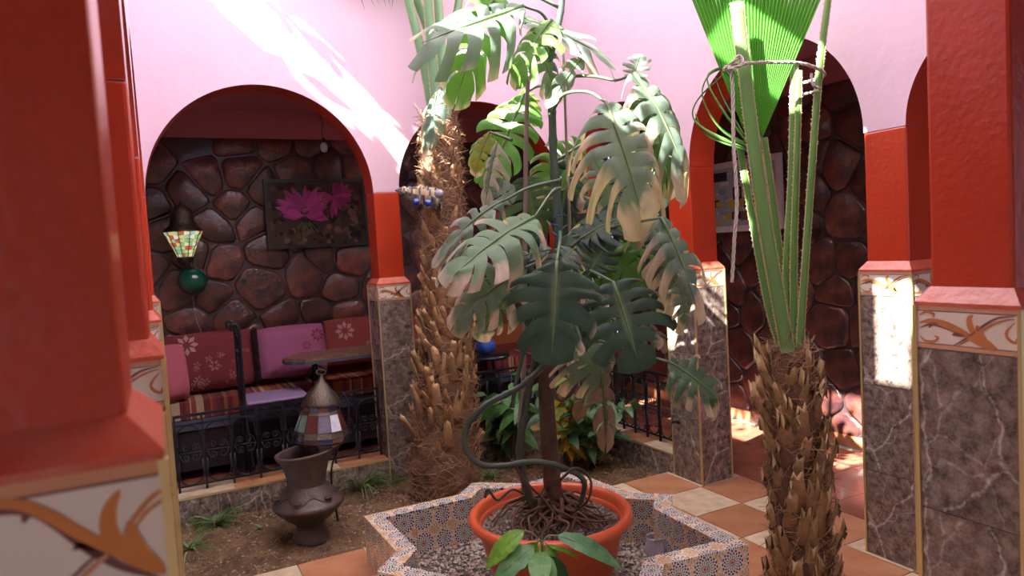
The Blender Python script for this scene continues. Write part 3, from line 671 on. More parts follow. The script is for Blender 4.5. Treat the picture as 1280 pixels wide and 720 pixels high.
# ---- the leaf generator
def lerp(a, b, t): return a + (b - a) * t
def leaf_mb(L, W, seed, dry=0., curl=.3, droop=.2, nl=6, green=(.045, .115, .075), tan=(.62, .50, .41), gap=.5, fold=.15, s0=.27, hole=True, ns=9, limp=0.):
    rr = random.Random(seed); mb = MB(); nt_ = 4
    def margin(t):
        a = math.radians(lerp(14, 180, t)); rx = W / 2; ry = .44 * L if a < pi / 2 else .64 * L
        return V((rx * math.sin(a) ** .85 if a < pi else 0, .36 * L - ry * math.cos(a)))
    def mid(t): return V((0, L * (.02 + .84 * t ** 1.05)))
    def bound(t, s):
        a, c = mid(t), margin(t); b = V((c.x * .55, lerp(a.y, c.y, .3))); return a * (1 - s) ** 2 + b * 2 * s * (1 - s) + c * s * s
    ph = rr.uniform(0, 9)
    vcache = {}
    for side in (-1, 1):
        ts = [0] + [ (k + rr.uniform(-.15, .15)) / nl for k in range(1, nl)] + [1]
        for k in range(nl):
            g_ = gap * rr.uniform(.7, 1.15); last = (k == nl - 1); ld = rr.uniform(.7, 1.25); lc = curl * rr.uniform(.3, 1.5); sz = s0 * rr.uniform(.8, 1.25); lenf = rr.uniform(.80, 1.06); sh_ = rr.uniform(-.05, .07); lz = rr.uniform(-.05, .05)
            if last: lenf = 1.; sz = .8
            grid = []
            for i in range(ns + 1):
                s = i / ns; row = []
                for j in range(nt_ + 1):
                    t = j / nt_
                    gg = g_ * min(1, max(0, (s - sz) / (1 - sz) * 1.6)) ** .7 if s > sz else 0
                    if hole and .18 < s < .38 and k in (1, 2, 3) and not last: gg = max(gg, .2)
                    if last:
                        tt = lerp(0, 1, t); tt = gg * .5 + tt * (1 - gg * .5)
                    else: tt = .5 + (t - .5) * (1 - gg)
                    e = s * lenf * (1 - (.07 * (2 * t - 1) ** 2 * s * s))
                    p = bound(ts[k], e).lerp(bound(ts[k + 1], e), tt); x, y = p.x * side, p.y
                    z = fold * abs(x) * .9 - .9 * fold * x * x / (W * .5) - droop * L * (max(0, y) / L) ** 2
                    z += .014 * L * (1 - (2 * t - 1) ** 2) * min(1, s * 2) * (not last) + .025 * L * noise.noise(V((x * 4 / L, y * 4 / L, ph)))
                    dd = max(0, s - .35) / .65
                    z -= lc * (W * .5) * dd ** 1.8 * (.4 + dry) - lz * L * s * s * (not last); y += sh_ * L * s * s * (not last)
                    x *= 1 - .30 * lc * dd ** 2 * (.2 + dry); y += (.08 + limp * .35) * L * dd * dd
                    d = (s * ld - (1 - dry)) / .16 + .9 * noise.noise(V((x * 20 / L, y * 20 / L, ph + 5))) if dry > 0 else 0
                    d = min(1, max(0, d)); rib = max(0, 1 - abs(x) / (.018 * L)) if s < .1 else 0
                    vein = .10 * (abs(t - .5) < .1) * (1 - s)
                    v = .9 + .25 * noise.noise(V((x * 6 / L, y * 6 / L, ph + 2)))
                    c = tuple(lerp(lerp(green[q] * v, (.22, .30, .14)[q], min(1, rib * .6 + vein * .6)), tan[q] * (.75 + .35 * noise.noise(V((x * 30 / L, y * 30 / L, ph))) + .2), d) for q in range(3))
                    if (j in (0, nt_) or i == ns) and dry > .15 and s > .7: c = tuple(lerp(c[q], tan[q] * .8, .5) for q in range(3))
                    row.append((V((x, y, z)), c))
                grid.append(row)
            vs = [q[0] for r in grid for q in r]; n_ = nt_ + 1
            fs = []; cs = []
            for i in range(ns):
                for j in range(nt_):
                    f = (i * n_ + j, i * n_ + j + 1, (i + 1) * n_ + j + 1, (i + 1) * n_ + j)
                    if side < 0: f = f[::-1]
                    fs.append(f); cs.append(tuple(grid[q // n_][q % n_][1] for q in f))
            mb.add(vs, fs, c=cs)
    q = [V((0, L * f * .97, -droop * L * f * f + .004)) for f in [i / 8 for i in range(9)]]
    mb.tube(q, [.0055 * L / .3, .001], 5, c=(.2, .28, .14))
    return mb
def frame(B, Tp, nh):
    y = (Tp - B).normalized(); n = V(nh); n = (n - y * n.dot(y)).normalized(); x = y.cross(n)
    return Matrix(((x.x, y.x, n.x, B.x), (x.y, y.y, n.y, B.y), (x.z, y.z, n.z, B.z), (0, 0, 0, 1)))
def leaf(b, t_, W, nf, seed, pet=None, label=None, parent=None, origin=None, name='leaf', **kw):
    """b, t_: (px, py, depth) of base and tip; nf: (right, up, toward camera) normal weights"""
    par = parent or mon; org = origin or POT
    B, Tp = dep(*b) - org, dep(*t_) - org; L = (Tp - B).length * 1.06; W *= 1.1
    nh = RX * nf[0] + V((0, 0, 1)) * nf[1] - FW * nf[2]
    o = obj(name, leaf_mb(L, W, seed, **kw), M['leaf'], par, True); o.matrix_local = frame(B, Tp, nh)
    if label: o['label'] = label
    if pet:
        p = bez([dep(*q) - org for q in pet] + [B], 6); m_ = MB(); m_.tube(p, [.0085, .0055], 7, c=kw.get('pc', (.10, .15, .08))); obj('petiole', m_, M['petiole'], par, True)
    return o
G1 = (.17, .25, .19); G2 = (.045, .095, .07); G3 = (.055, .17, .035); G4 = (.11, .27, .045)  # G1 is paled, sky gloss on the leaves put into its colour
# top, grey-green, hanging lobes
leaf((655, 8, 3.0), (528, 48, 2.95), .46, (.15, .8, .75), 1, [(698, 60, 3.2), (680, 20, 3.1)], dry=.12, curl=.9, droop=.05, green=G1, limp=.2, gap=.55)
leaf((630, -25, 3.1), (560, 105, 3.1), .36, (-.3, .3, .9), 31, [(700, 10, 3.2)], dry=.05, curl=.5, green=G4)
leaf((650, 22, 3.15), (765, 62, 3.05), .30, (.1, 1, .5), 2, [(695, 70, 3.2)], dry=.2, curl=.6, droop=.1, green=G1)
leaf((690, 25, 3.05), (640, 85, 3.0), .28, (-.2, .8, .7), 32, [(696, 60, 3.2)], dry=.05, curl=.7, green=G4)
leaf((668, 50, 3.2), (700, 110, 3.15), .22, (.2, .6, .7), 33, dry=.3, curl=.8, green=G1)
# bright greens with the backlight put into the leaf colour
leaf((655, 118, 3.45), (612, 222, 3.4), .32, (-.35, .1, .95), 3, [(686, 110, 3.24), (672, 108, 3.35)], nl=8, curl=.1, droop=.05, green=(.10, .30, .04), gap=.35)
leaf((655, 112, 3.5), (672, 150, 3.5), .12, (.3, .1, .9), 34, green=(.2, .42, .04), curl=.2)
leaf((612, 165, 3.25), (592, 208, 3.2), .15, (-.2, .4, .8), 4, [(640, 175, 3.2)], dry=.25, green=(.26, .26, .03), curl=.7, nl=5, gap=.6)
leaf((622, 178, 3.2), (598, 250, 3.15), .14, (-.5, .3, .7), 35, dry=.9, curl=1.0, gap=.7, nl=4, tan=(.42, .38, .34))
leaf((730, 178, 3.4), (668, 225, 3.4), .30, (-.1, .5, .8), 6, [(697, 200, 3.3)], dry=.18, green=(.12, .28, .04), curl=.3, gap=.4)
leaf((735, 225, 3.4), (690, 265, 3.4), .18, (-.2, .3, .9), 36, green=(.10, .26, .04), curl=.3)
# big dry one in the middle
leaf((757, 128, 2.85), (806, 250, 2.75), .50, (.1, .45, .9), 7, [(690, 140, 3.2), (705, 118, 3.0), (735, 115, 2.9)], dry=.55, curl=1.1, droop=.15, nl=7, green=G1, gap=.62, limp=.35, s0=.3)
leaf((745, 200, 3.1), (770, 268, 3.05), .26, (-.1, .4, .9), 37, dry=.5, curl=.9, gap=.6, green=G1)
# right top
leaf((792, 92, 2.95), (872, 196, 2.85), .40, (.35, .75, .6), 8, [(695, 95, 3.2), (740, 95, 3.05), (770, 100, 3.0)], dry=.45, curl=1.0, droop=.2, green=G1, gap=.55, limp=.3)
leaf((800, 105, 3.05), (845, 215, 3.0), .34, (.2, .3, .9), 38, dry=.4, curl=.7, green=(.06, .11, .05), gap=.55, limp=.2)
leaf((790, 98, 2.95), (800, 68, 2.95), .12, (0, .3, .9), 9, green=G1, curl=.4, nl=5)
leaf((735, 60, 3.1), (692, 118, 3.0), .10, (.4, .6, .5), 39, green=G1, dry=.3, nl=4)
leaf((805, 262, 2.95), (838, 300, 2.9), .2, (.3, .5, .8), 40, [(720, 300, 3.1), (760, 280, 3.0)], dry=.85, curl=1.2, nl=5, gap=.6)
# left group
leaf((668, 272, 2.95), (566, 322, 2.72), .40, (-.1, .85, .55), 10, [(700, 235, 3.2), (690, 240, 3.05)], dry=.42, curl=.5, droop=.18, nl=7, green=(.15, .26, .14), gap=.42, tan=(.56, .44, .35))
leaf((628, 252, 3.1), (538, 300, 3.05), .20, (-.2, .7, .6), 11, [(700, 225, 3.2), (660, 235, 3.15)], dry=.35, curl=.7, droop=.3, green=G1, gap=.6, tan=(.40, .36, .33))
leaf((640, 255, 3.2), (618, 226, 3.2), .12, (0, .3, 1), 12, green=G1, curl=.2, nl=4, gap=.2)
leaf((588, 300, 3.0), (545, 345, 2.95), .13, (-.3, .6, .7), 13, green=G2, curl=.5, dry=.1, nl=5)
leaf((655, 335, 2.9), (566, 392, 2.85), .34, (-.1, .65, .8), 14, [(695, 320, 3.2), (680, 325, 3.0)], dry=.3, curl=.45, droop=.15, green=G1, gap=.48)
# dark front leaves
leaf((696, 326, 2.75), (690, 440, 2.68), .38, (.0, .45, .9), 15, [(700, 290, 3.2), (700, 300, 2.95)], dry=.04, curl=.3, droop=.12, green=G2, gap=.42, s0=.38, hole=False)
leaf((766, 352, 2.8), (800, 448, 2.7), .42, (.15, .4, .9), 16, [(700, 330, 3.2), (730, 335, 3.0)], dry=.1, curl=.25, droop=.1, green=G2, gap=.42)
leaf((795, 400, 2.9), (835, 425, 2.85), .14, (.2, .7, .6), 41, dry=.9, curl=.5, nl=5, tan=(.3, .2, .18))
# middle cluster
leaf((790, 262, 3.1), (700, 296, 3.05), .26, (0, .75, .6), 17, [(700, 300, 3.2), (740, 280, 3.1)], green=G2, curl=.6, dry=.15)
leaf((725, 300, 3.0), (790, 255, 2.95), .30, (.1, .8, .5), 42, [(700, 320, 3.2)], green=G2, curl=.5)
leaf((716, 312, 2.85), (690, 340, 2.8), .20, (0, .7, .7), 43, dry=.15, green=G2, curl=.5, nl=5)
leaf((690, 312, 3.0), (640, 318, 3.0), .16, (0, .8, .5), 44, green=G2, curl=.5, nl=5)
leaf((735, 345, 2.95), (760, 300, 2.95), .2, (0, .4, .9), 45, green=G2, curl=.3)
leaf((745, 310, 3.3), (805, 350, 3.25), .30, (.2, .3, .9), 18, [(705, 320, 3.3)], green=G4, curl=.25)  # yellow-green carries the backlight in its colour
leaf((800, 300, 3.35), (760, 350, 3.3), .26, (-.2, .3, .9), 46, green=G4, curl=.25)
leaf((745, 290, 3.4), (730, 355, 3.4), .20, (0, .2, 1), 47, green=G3, curl=.25)
leaf((740, 235, 3.15), (800, 262, 3.1), .20, (.1, .6, .8), 48, green=G2, curl=.4, dry=.2)
leaf((700, 350, 3.0), (660, 400, 3.0), .24, (-.2, .5, .8), 49, green=G2, curl=.3)
leaf((735, 380, 3.0), (755, 440, 3.0), .22, (.1, .4, .9), 50, green=G2, curl=.3, dry=.25)
rq = random.Random(77)
for k, (u, v) in enumerate(((650, 300), (640, 360), (720, 270), (770, 300), (820, 320), (700, 400), (745, 400), (790, 330), (670, 250), (810, 240), (720, 230))):
    leaf((u + rq.uniform(-15, 15), v - 30, 3.38), (u + rq.uniform(-40, 40), v + rq.uniform(25, 55), 3.34), rq.uniform(.24, .34), (rq.uniform(-.4, .4), rq.uniform(.2, .8), .8), 400 + k, green=rq.choice((G2, G2, G4, (.06, .13, .06))), curl=rq.uniform(.2, .6), dry=rq.choice((0, 0, .2, .3)))
# right dry droopers
leaf((826, 272, 2.8), (878, 372, 2.72), .28, (.3, .55, .8), 19, [(705, 300, 3.15), (760, 285, 2.95)], dry=.5, curl=1.0, droop=.15, green=G1, gap=.6, limp=.3)
leaf((822, 285, 2.9), (848, 375, 2.85), .20, (.2, .4, .9), 51, dry=.45, curl=.8, green=G1, gap=.55, nl=5)
leaf((848, 350, 2.75), (862, 405, 2.75), .12, (.2, .3, .9), 52, dry=.3, curl=.6, green=G1, nl=5, gap=.6)
leaf((835, 452, 2.75), (905, 492, 2.7), .27, (.1, .8, .6), 21, [(700, 420, 3.15), (745, 425, 2.95), (790, 440, 2.85)], dry=.22, curl=.6, droop=.2, green=(.075, .15, .08), gap=.5)
# low drooping
leaf((728, 428, 2.9), (760, 480, 2.85), .36, (.0, .8, .7), 20, [(697, 390, 3.2), (715, 400, 3.0)], dry=.35, curl=1.0, droop=.3, green=G1, gap=.5)
leaf((752, 462, 2.9), (762, 556, 2.85), .13, (.1, .2, 1), 53, dry=.98, curl=.5, nl=4, tan=(.30, .21, .17))
leaf((735, 465, 3.0), (722, 522, 3.0), .10, (-.1, .2, 1), 54, dry=.98, curl=.3, nl=3, tan=(.22, .13, .09))
# blue and green ties
mb = MB()
for (u, v, u2, v2) in ((688, 280, 700, 288), (690, 290, 697, 306), (692, 272, 708, 270)): mb.tube(pts3([(u, v, 3.14), ((u + u2) / 2 + 4, (v + v2) / 2 - 3, 3.12), (u2, v2, 3.14)]), .0025, 5)
mb.tube(pts3([(664, 410, 3.1), (670, 430, 3.08), (664, 450, 3.1), (672, 425, 3.06)]), .003, 5)
obj('twine_tie', mb, M['blue'], mon, True)
# ================================================================= PALMS
def frustum_rock(path, radii, seed, name, par, mats, rough=.18, n=26, c=(.16, .085, .045), c2=(.09, .045, .028)):
    mb = MB(); P = bez(path, 8); m = len(P); vs = []
    for i, p in enumerate(P):
        f = i / (m - 1) * (len(radii) - 1); k = min(int(f), len(radii) - 2); r = lerp(radii[k], radii[k + 1], f - k)
        for j in range(n):
            a = 2 * pi * j / n; nn = noise.noise(V((math.cos(a) * 2 + seed, math.sin(a) * 2, p.z * 7))); rr_ = r * (1 + rough * nn + .05 * math.sin(p.z * 60 + 3 * math.sin(a * 2)))
            vs.append((p.x + rr_ * math.cos(a), p.y + rr_ * math.sin(a), p.z))
    fs = [(i * n + j, i * n + (j + 1) % n, (i + 1) * n + (j + 1) % n, (i + 1) * n + j) for i in range(m - 1) for j in range(n)] + [tuple((m - 1) * n + j for j in range(n))]
    cs = [tuple(lerp(c[q], c2[q], .5 + .5 * noise.noise(V((f[0] * .7, f[0] * .13, seed)))) for q in range(3)) for f in fs]
    mb.add(vs, fs, c=cs); return obj(name, mb, mats, par, True), P
def boot_mesh(seed, Lb, W0, W1, out=.35, ragged=.03, c=(.40, .21, .09), tipc=(.48, .32, .17)):
    """broken petiole base: local z up the trunk, y outward"""
    rr = random.Random(seed); mb = MB(); ns = 7; nt_ = 5; vs = []; cs_ = []
    for lay in (0, 1):
        for i in range(ns + 1):
            s = i / ns; w_ = lerp(W0, W1, s ** .7) * (1 + .1 * rr.uniform(-1, 1))
            for j in range(nt_):
                t = j / (nt_ - 1) * 2 - 1
                z = Lb * s + (rr.uniform(-ragged, ragged) * 1.3 if i == ns else 0)
                y = Lb * out * s ** 1.6 + (1 - t * t) * w_ * .32 + (-.008 if lay else 0) + .004 * rr.uniform(-1, 1)
                vs.append((t * w_ / 2, y, z)); f = min(1, max(0, s * 1.2 - .1 + rr.uniform(-.2, .2)))
                cs_.append(tuple(lerp(c[q] * rr.uniform(.7, 1.1), tipc[q], f) for q in range(3)))
    n_ = nt_; o = (ns + 1) * nt_; fs = []
    for i in range(ns):
        for j in range(nt_ - 1):
            a = i * n_ + j; fs.append((a, a + n_, a + n_ + 1, a + 1)); fs.append((o + a, o + a + 1, o + a + n_ + 1, o + a + n_))
    for j in range(nt_ - 1): a = ns * n_ + j; fs.append((a, o + a, o + a + 1, a + 1))
    for i in range(ns):
        for j, fl_ in ((0, 0), (nt_ - 1, 1)): a = i * n_ + j; fs.append((a, o + a, o + a + n_, a + n_))
    mb.add(vs, fs, c=[tuple(cs_[q] for q in f) for f in fs]); return mb
def place_boot(me, par, p, a, tilt=0, sc=1, name='leaf_base'):
    N = V((math.cos(a), math.sin(a), 0)); X = N.cross(V((0, 0, 1))); Z = V((0, 0, 1))
    R_ = Matrix(((X.x * sc, N.x * sc, 0, p.x), (X.y * sc, N.y * sc, 0, p.y), (0, 0, sc, p.z), (0, 0, 0, 1)))
    return link(name, me, par, mtx=R_ @ Matrix.Rotation(tilt, 4, 'X') @ Matrix.Rotation(random.uniform(-.25, .25), 4, 'Y'))
def fibres(par, P, radf, n, seed, l=(.04, .12), c=(.3, .17, .08), zr=None, rad=.0013, updown=.3):
    rr = random.Random(seed); mb = MB()
    for i in range(n):
        k = rr.randrange(len(P)); p = P[k]; a = rr.uniform(0, 2 * pi); R0 = radf(p.z) * rr.uniform(.92, 1.05); L_ = rr.uniform(*l)
        if zr and not (zr[0] < p.z < zr[1]): continue
        b = V((p.x + R0 * math.cos(a), p.y + R0 * math.sin(a), p.z + rr.uniform(-.03, .03))); tg = V((-math.sin(a), math.cos(a), 0)) * rr.choice((-1, 1)); ou = V((math.cos(a), math.sin(a), 0))
        d1 = (tg * rr.uniform(.3, 1) + V((0, 0, rr.uniform(-1, 1) * updown))).normalized(); s = rr.uniform(.5, 1.4)
        mb.tube([b, b + d1 * L_ * .5 + ou * rr.uniform(.0, .02), b + d1 * L_ + ou * rr.uniform(-.01, .035) + V((0, 0, rr.uniform(-.02, .01)))], rad, 3, c=tuple(q * s for q in c), caps=False)
    return obj('fibres', mb, M['fiber'], par, False, kind='stuff')
# ---- tall palm by the back column
pb = on(557, 612, 2, -.05)
palm = thing('tall_palm', 'tall fibrous palm trunk rising behind the star planter beside the back column', 'palm tree', (pb.x, pb.y, -.06))
def prel(u, v, d): return dep(u, v, d) - V((pb.x, pb.y, -.06))
D1 = (V((pb.x, pb.y, .5)) - CAM).dot(FW)
path = [prel(557, 622, D1), prel(556, 560, D1 + .02), prel(559, 480, D1 + .03), prel(558, 400, D1 + .03), prel(556, 300, D1), prel(552, 220, D1 - .05), prel(549, 150, D1 - .1)]
rad1 = [.235, .225, .19, .16, .145, .135, .125, .115, .10]
_, P1 = frustum_rock(path, rad1, 3, 'trunk', palm, M['fiber'], .12, c=(.22, .12, .065), c2=(.12, .06, .035))
zt1 = P1[-1].z
def rf1(z):
    f = max(0, min(1, z / zt1)) * (len(rad1) - 1); k = min(int(f), len(rad1) - 2); return lerp(rad1[k], rad1[k + 1], f - k)
boots1 = [boot_mesh(100 + i, .14 + .02 * (i % 3), .09, .046, .26, .03, c=(.17, .07, .03), tipc=(.48, .29, .14)).mesh('leaf_base', M['fiber'], True) for i in range(6)]
rr = random.Random(8); k = 0
for i in range(270):
    z = .25 + (zt1 - .42) * i / 270; a = i * 2.39996 + rr.uniform(-.2, .2)
    p = min(P1, key=lambda q: abs(q.z - z)); R0 = rf1(z) * .92
    if z < .5 and rr.random() < .7: continue
    if z > 1.55 and rr.random() < .45: continue
    place_boot(boots1[i % 6], palm, V((p.x + R0 * math.cos(a), p.y + R0 * math.sin(a), z)), a, rr.uniform(-.3, .2), rr.uniform(.55, 1.25) * (1.0 if z < 1.4 else .7))
fibres(palm, P1, rf1, 4200, 4, (.05, .16), (.34, .19, .10), rad=.0016, updown=.8)
fibres(palm, P1, rf1, 900, 14, (.05, .12), (.44, .32, .25), zr=(1.6, 3.2), updown=1.2)
# crown of the tall palm
GP = (.10, .24, .07)
def stalk(par, org, L, w0, w1, c=GP, name='petiole', thorns=True, seed=0, dark=None):
    """flattened petiole with pale toothed edges"""
    p = bez([dep(*q) - org for q in L], 8); m = len(p); mb = MB(); rr = random.Random(seed); vs = []; n = 8; cs = []
    for i, q in enumerate(p):
        t = (p[min(i + 1, m - 1)] - p[max(i - 1, 0)]).normalized(); x = (t.cross(FW)).normalized(); y = x.cross(t); w_ = lerp(w0, w1, i / (m - 1)) / 2
        for j in range(n):
            a = 2 * pi * j / n; vs.append(q + x * w_ * math.cos(a) + y * w_ * .5 * math.sin(a))
    fs = [(i * n + j, i * n + (j + 1) % n, (i + 1) * n + (j + 1) % n, (i + 1) * n + j) for i in range(m - 1) for j in range(n)] + [tuple(range(n)), tuple((m - 1) * n + j for j in range(n))]
    mb.add(vs, fs, c=c); o = obj(name, mb, M['petiole'], par, True)
    if thorns:
        mb = MB()
        for i in range(m - 1):
            for s_ in (1, -1):
                for k in range(3):
                    f = (k + rr.random()) / 3; q = p[i].lerp(p[i + 1], f); t = (p[i + 1] - p[i]).normalized(); x = (t.cross(FW)).normalized() * s_; w_ = lerp(w0, w1, (i + f) / m) / 2
                    e = rr.uniform(.004, .009); b = q + x * w_ * .97; nrm = -FW * .003
                    mb.add([b - t * .005 + nrm, b + t * .005 + nrm, b + x * e + t * e * .5, b - nrm], [(0, 1, 2), (0, 2, 3), (1, 3, 2)], c=(.55, .42, .28))
                mb.tube([p[i] + x * w_ * .96 - FW * .002, p[i + 1] + x * w_ * .96 - FW * .002], .0022, 4, c=(.45, .38, .2))
        obj('thorn_edge', mb, M['fiber'], o, kind='stuff')
    return o
O1 = V((pb.x, pb.y, -.06))
for k, L in enumerate(([(545, 160, D1 - .1), (530, 80, D1 - .15), (508, -10, D1 - .2), (490, -80, D1 - .3)], [(549, 160, D1 - .15), (540, 70, D1 - .2), (534, -20, D1 - .25), (530, -90, D1 - .3)], [(552, 160, D1 - .1), (552, 70, D1 - .1), (545, -30, D1 - .1), (540, -90, D1 - .1)], [(556, 160, D1 - .1), (562, 80, D1), (574, 0, D1), (590, -80, D1)], [(553, 160, D1), (548, 90, D1 + .1), (520, 0, D1 + .2), (470, -60, D1 + .2)])):
    stalk(palm, O1, L, .075, .045, (.13, .26, .12), seed=k)
def fan_mb(hub, axis, side, nrm, Rl, n, spread, pleat=.5, c=(.06, .20, .035), free=.55, droop=.15, seed=0, a0=None, light=(.09, .26, .05)):
    """pleated fan blade: hub point, axis direction, in-plane side direction"""
    rr = random.Random(seed); mb = MB(); a0 = -spread / 2 if a0 is None else a0
    for k in range(n):
        th0 = a0 + spread * k / n; th1 = a0 + spread * (k + 1) / n; tm = (th0 + th1) / 2; ln = Rl * rr.uniform(.92, 1.04); m = 9; vs = []; h = Rl * spread / n * .5 * pleat
        for i in range(m + 1):
            s = i / m; r = ln * s; k2 = 1 if s < free else max(.04, 1 - ((s - free) / (1 - free)) ** 1.3)
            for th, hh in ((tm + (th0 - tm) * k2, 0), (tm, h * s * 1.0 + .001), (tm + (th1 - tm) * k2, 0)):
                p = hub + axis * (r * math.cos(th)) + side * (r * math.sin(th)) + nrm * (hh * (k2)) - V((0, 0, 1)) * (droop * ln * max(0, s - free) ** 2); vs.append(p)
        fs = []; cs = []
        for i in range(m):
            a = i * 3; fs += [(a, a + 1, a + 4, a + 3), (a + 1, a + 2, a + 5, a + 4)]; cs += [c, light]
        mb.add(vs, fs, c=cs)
    return mb
Z = V((0, 0, 1))
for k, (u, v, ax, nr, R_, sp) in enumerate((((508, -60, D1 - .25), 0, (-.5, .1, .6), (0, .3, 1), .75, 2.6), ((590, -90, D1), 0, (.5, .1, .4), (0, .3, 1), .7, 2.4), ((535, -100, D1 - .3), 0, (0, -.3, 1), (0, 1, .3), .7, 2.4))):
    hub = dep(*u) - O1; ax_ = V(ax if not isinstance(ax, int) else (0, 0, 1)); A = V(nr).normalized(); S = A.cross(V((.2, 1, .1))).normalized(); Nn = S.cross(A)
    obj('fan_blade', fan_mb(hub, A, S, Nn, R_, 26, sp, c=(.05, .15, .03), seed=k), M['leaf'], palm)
for k, (u, v, u2, v2) in enumerate(((560, 95, 520, 178), (548, 110, 532, 170), (556, 100, 590, 60))):
    leaf((u, v, D1 - .55), (u2, v2, D1 - .6), .16, (-.4, .3, .8), 60 + k, green=G1, curl=.8, dry=.1, nl=5)
mb = MB(); rr = random.Random(12)
for k in range(16):
    u = rr.uniform(436, 505); p = dep(u, -40, 4.2) - O1; d = (RX * rr.uniform(-.3, .5) + V((0, 0, -1))).normalized(); l = rr.uniform(.16, .28)
    mb.add([p - RX * .008, p + RX * .008, p + d * l], [(0, 1, 2)], c=(.07, .12, .04))
obj('frond_tips', mb, M['leaf'], palm, kind='stuff')
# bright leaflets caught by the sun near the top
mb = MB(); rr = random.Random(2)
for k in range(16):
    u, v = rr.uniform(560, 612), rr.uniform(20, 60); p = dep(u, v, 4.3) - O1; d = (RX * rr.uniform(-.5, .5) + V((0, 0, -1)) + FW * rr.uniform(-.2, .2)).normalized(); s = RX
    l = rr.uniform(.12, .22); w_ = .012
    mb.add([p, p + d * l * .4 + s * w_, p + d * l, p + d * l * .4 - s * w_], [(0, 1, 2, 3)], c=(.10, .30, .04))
obj('leaflets', mb, M['leaf'], palm, kind='stuff')
# ---- short palm on the right
D2 = 3.08
q0 = on(1004, 765, 2, 0)
O2 = V((q0.x, q0.y, 0))
palm2 = thing('young_fan_palm', 'young fan palm with ragged brown trunk and roped-up green stalks on the right', 'palm tree', O2)
path = [dep(u, v, D2) - O2 for u, v in ((1005, 775), (1003, 700), (998, 620), (992, 540), (988, 470), (985, 432))]
rad2 = [.118, .118, .112, .105, .09, .062]
_, P2 = frustum_rock(path, rad2, 8, 'trunk', palm2, M['fiber'], .2, c=(.17, .08, .04), c2=(.08, .035, .02))
zt2 = P2[-1].z; zb2 = P2[0].z
def rf2(z):
    f = max(0, min(1, (z - zb2) / (zt2 - zb2))) * (len(rad2) - 1); k = min(int(f), len(rad2) - 2); return lerp(rad2[k], rad2[k + 1], f - k)
boots2 = [boot_mesh(200 + i, .14 + .03 * (i % 3), .10, .045, .30, .04, c=(.20, .09, .035), tipc=(.42, .27, .13)).mesh('leaf_base', M['fiber'], True) for i in range(8)]
rr = random.Random(18)
for i in range(92):
    z = zb2 + .0 + (zt2 - zb2 - .16) * i / 92; a = i * 2.39996 + rr.uniform(-.25, .25); p = min(P2, key=lambda q: abs(q.z - z)); R0 = rf2(z) * .82
    place_boot(boots2[i % 8], palm2, V((p.x + R0 * math.cos(a), p.y + R0 * math.sin(a), z)), a, rr.uniform(-.12, .1), rr.uniform(.8, 1.15))
fibres(palm2, P2, rf2, 1300, 6, (.04, .13), (.36, .21, .11), updown=.9)
GG = (.11, .25, .055)
for k, (L, w0, w1) in enumerate((
    ([(975, 430, D2), (958, 370, D2), (938, 260, D2 + .02), (923, 176, D2 + .04)], .05, .036),
    ([(985, 440, D2 - .05), (970, 360, D2 - .07), (950, 240, D2 - .09), (933, 110, D2 - .1), (921, 3, D2 - .1)], .085, .075),
    ([(990, 440, D2 + .03), (978, 350, D2 + .05), (966, 250, D2 + .06), (955, 172, D2 + .06)], .05, .036),
    ([(990, 440, D2), (984, 350, D2 + .02), (990, 220, D2 + .03), (993, 80, D2 + .04)], .062, .045),
    ([(994, 445, D2 - .02), (992, 330, D2), (996, 200, D2), (999, 88, D2)], .05, .03),
    ([(999, 445, D2 - .04), (1003, 380, D2 - .05), (1014, 220, D2 - .05), (1024, 90, D2 - .04), (1036, -10, D2 - .03)], .045, .038))):
    stalk(palm2, O2, L, w0 * .74, w1 * .74, GG if k != 1 else (.13, .27, .075), seed=30 + k)
# folded fan
hub = dep(943, 196, D2 + .02) - O2; A = (dep(945, 10, D2 + .02) - dep(943, 196, D2 + .02)).normalized(); S = (RX - A * RX.dot(A)).normalized(); Nn = S.cross(A)
obj('fan_blade', fan_mb(hub, A, S, -Nn if Nn.dot(FW) > 0 else Nn, .95, 34, .78, 1.6, c=(.075, .27, .04), light=(.22, .55, .12), free=.8, droop=0, seed=5), M['leaf'], palm2)  # bright pleat colour carries the sun on the fan top
mb = MB()
for k, L in enumerate(([(938, 182, D2), (905, 140, D2 - .05), (884, 100, D2 - .08), (900, 86, D2 - .05), (912, 95, D2)], [(938, 184, D2), (900, 160, D2 - .05), (878, 120, D2 - .07), (886, 90, D2 - .05)], [(936, 184, D2), (900, 172, D2 - .05), (868, 150, D2 - .08), (872, 125, D2 - .08), (905, 92, D2 - .03)], [(936, 186, D2), (905, 178, D2 - .05), (880, 165, D2 - .06), (868, 140, D2 - .06)], [(930, 170, D2), (905, 125, D2 - .02), (893, 95, D2 - .02)])):
    p = bez([dep(*q) - O2 for q in L], 6); mb = MB(); mb.tube(p, [.024, .004], 6, c=(.13, .33, .07), flat=.2); obj('leaflet', mb, M['petiole'], palm2, True)
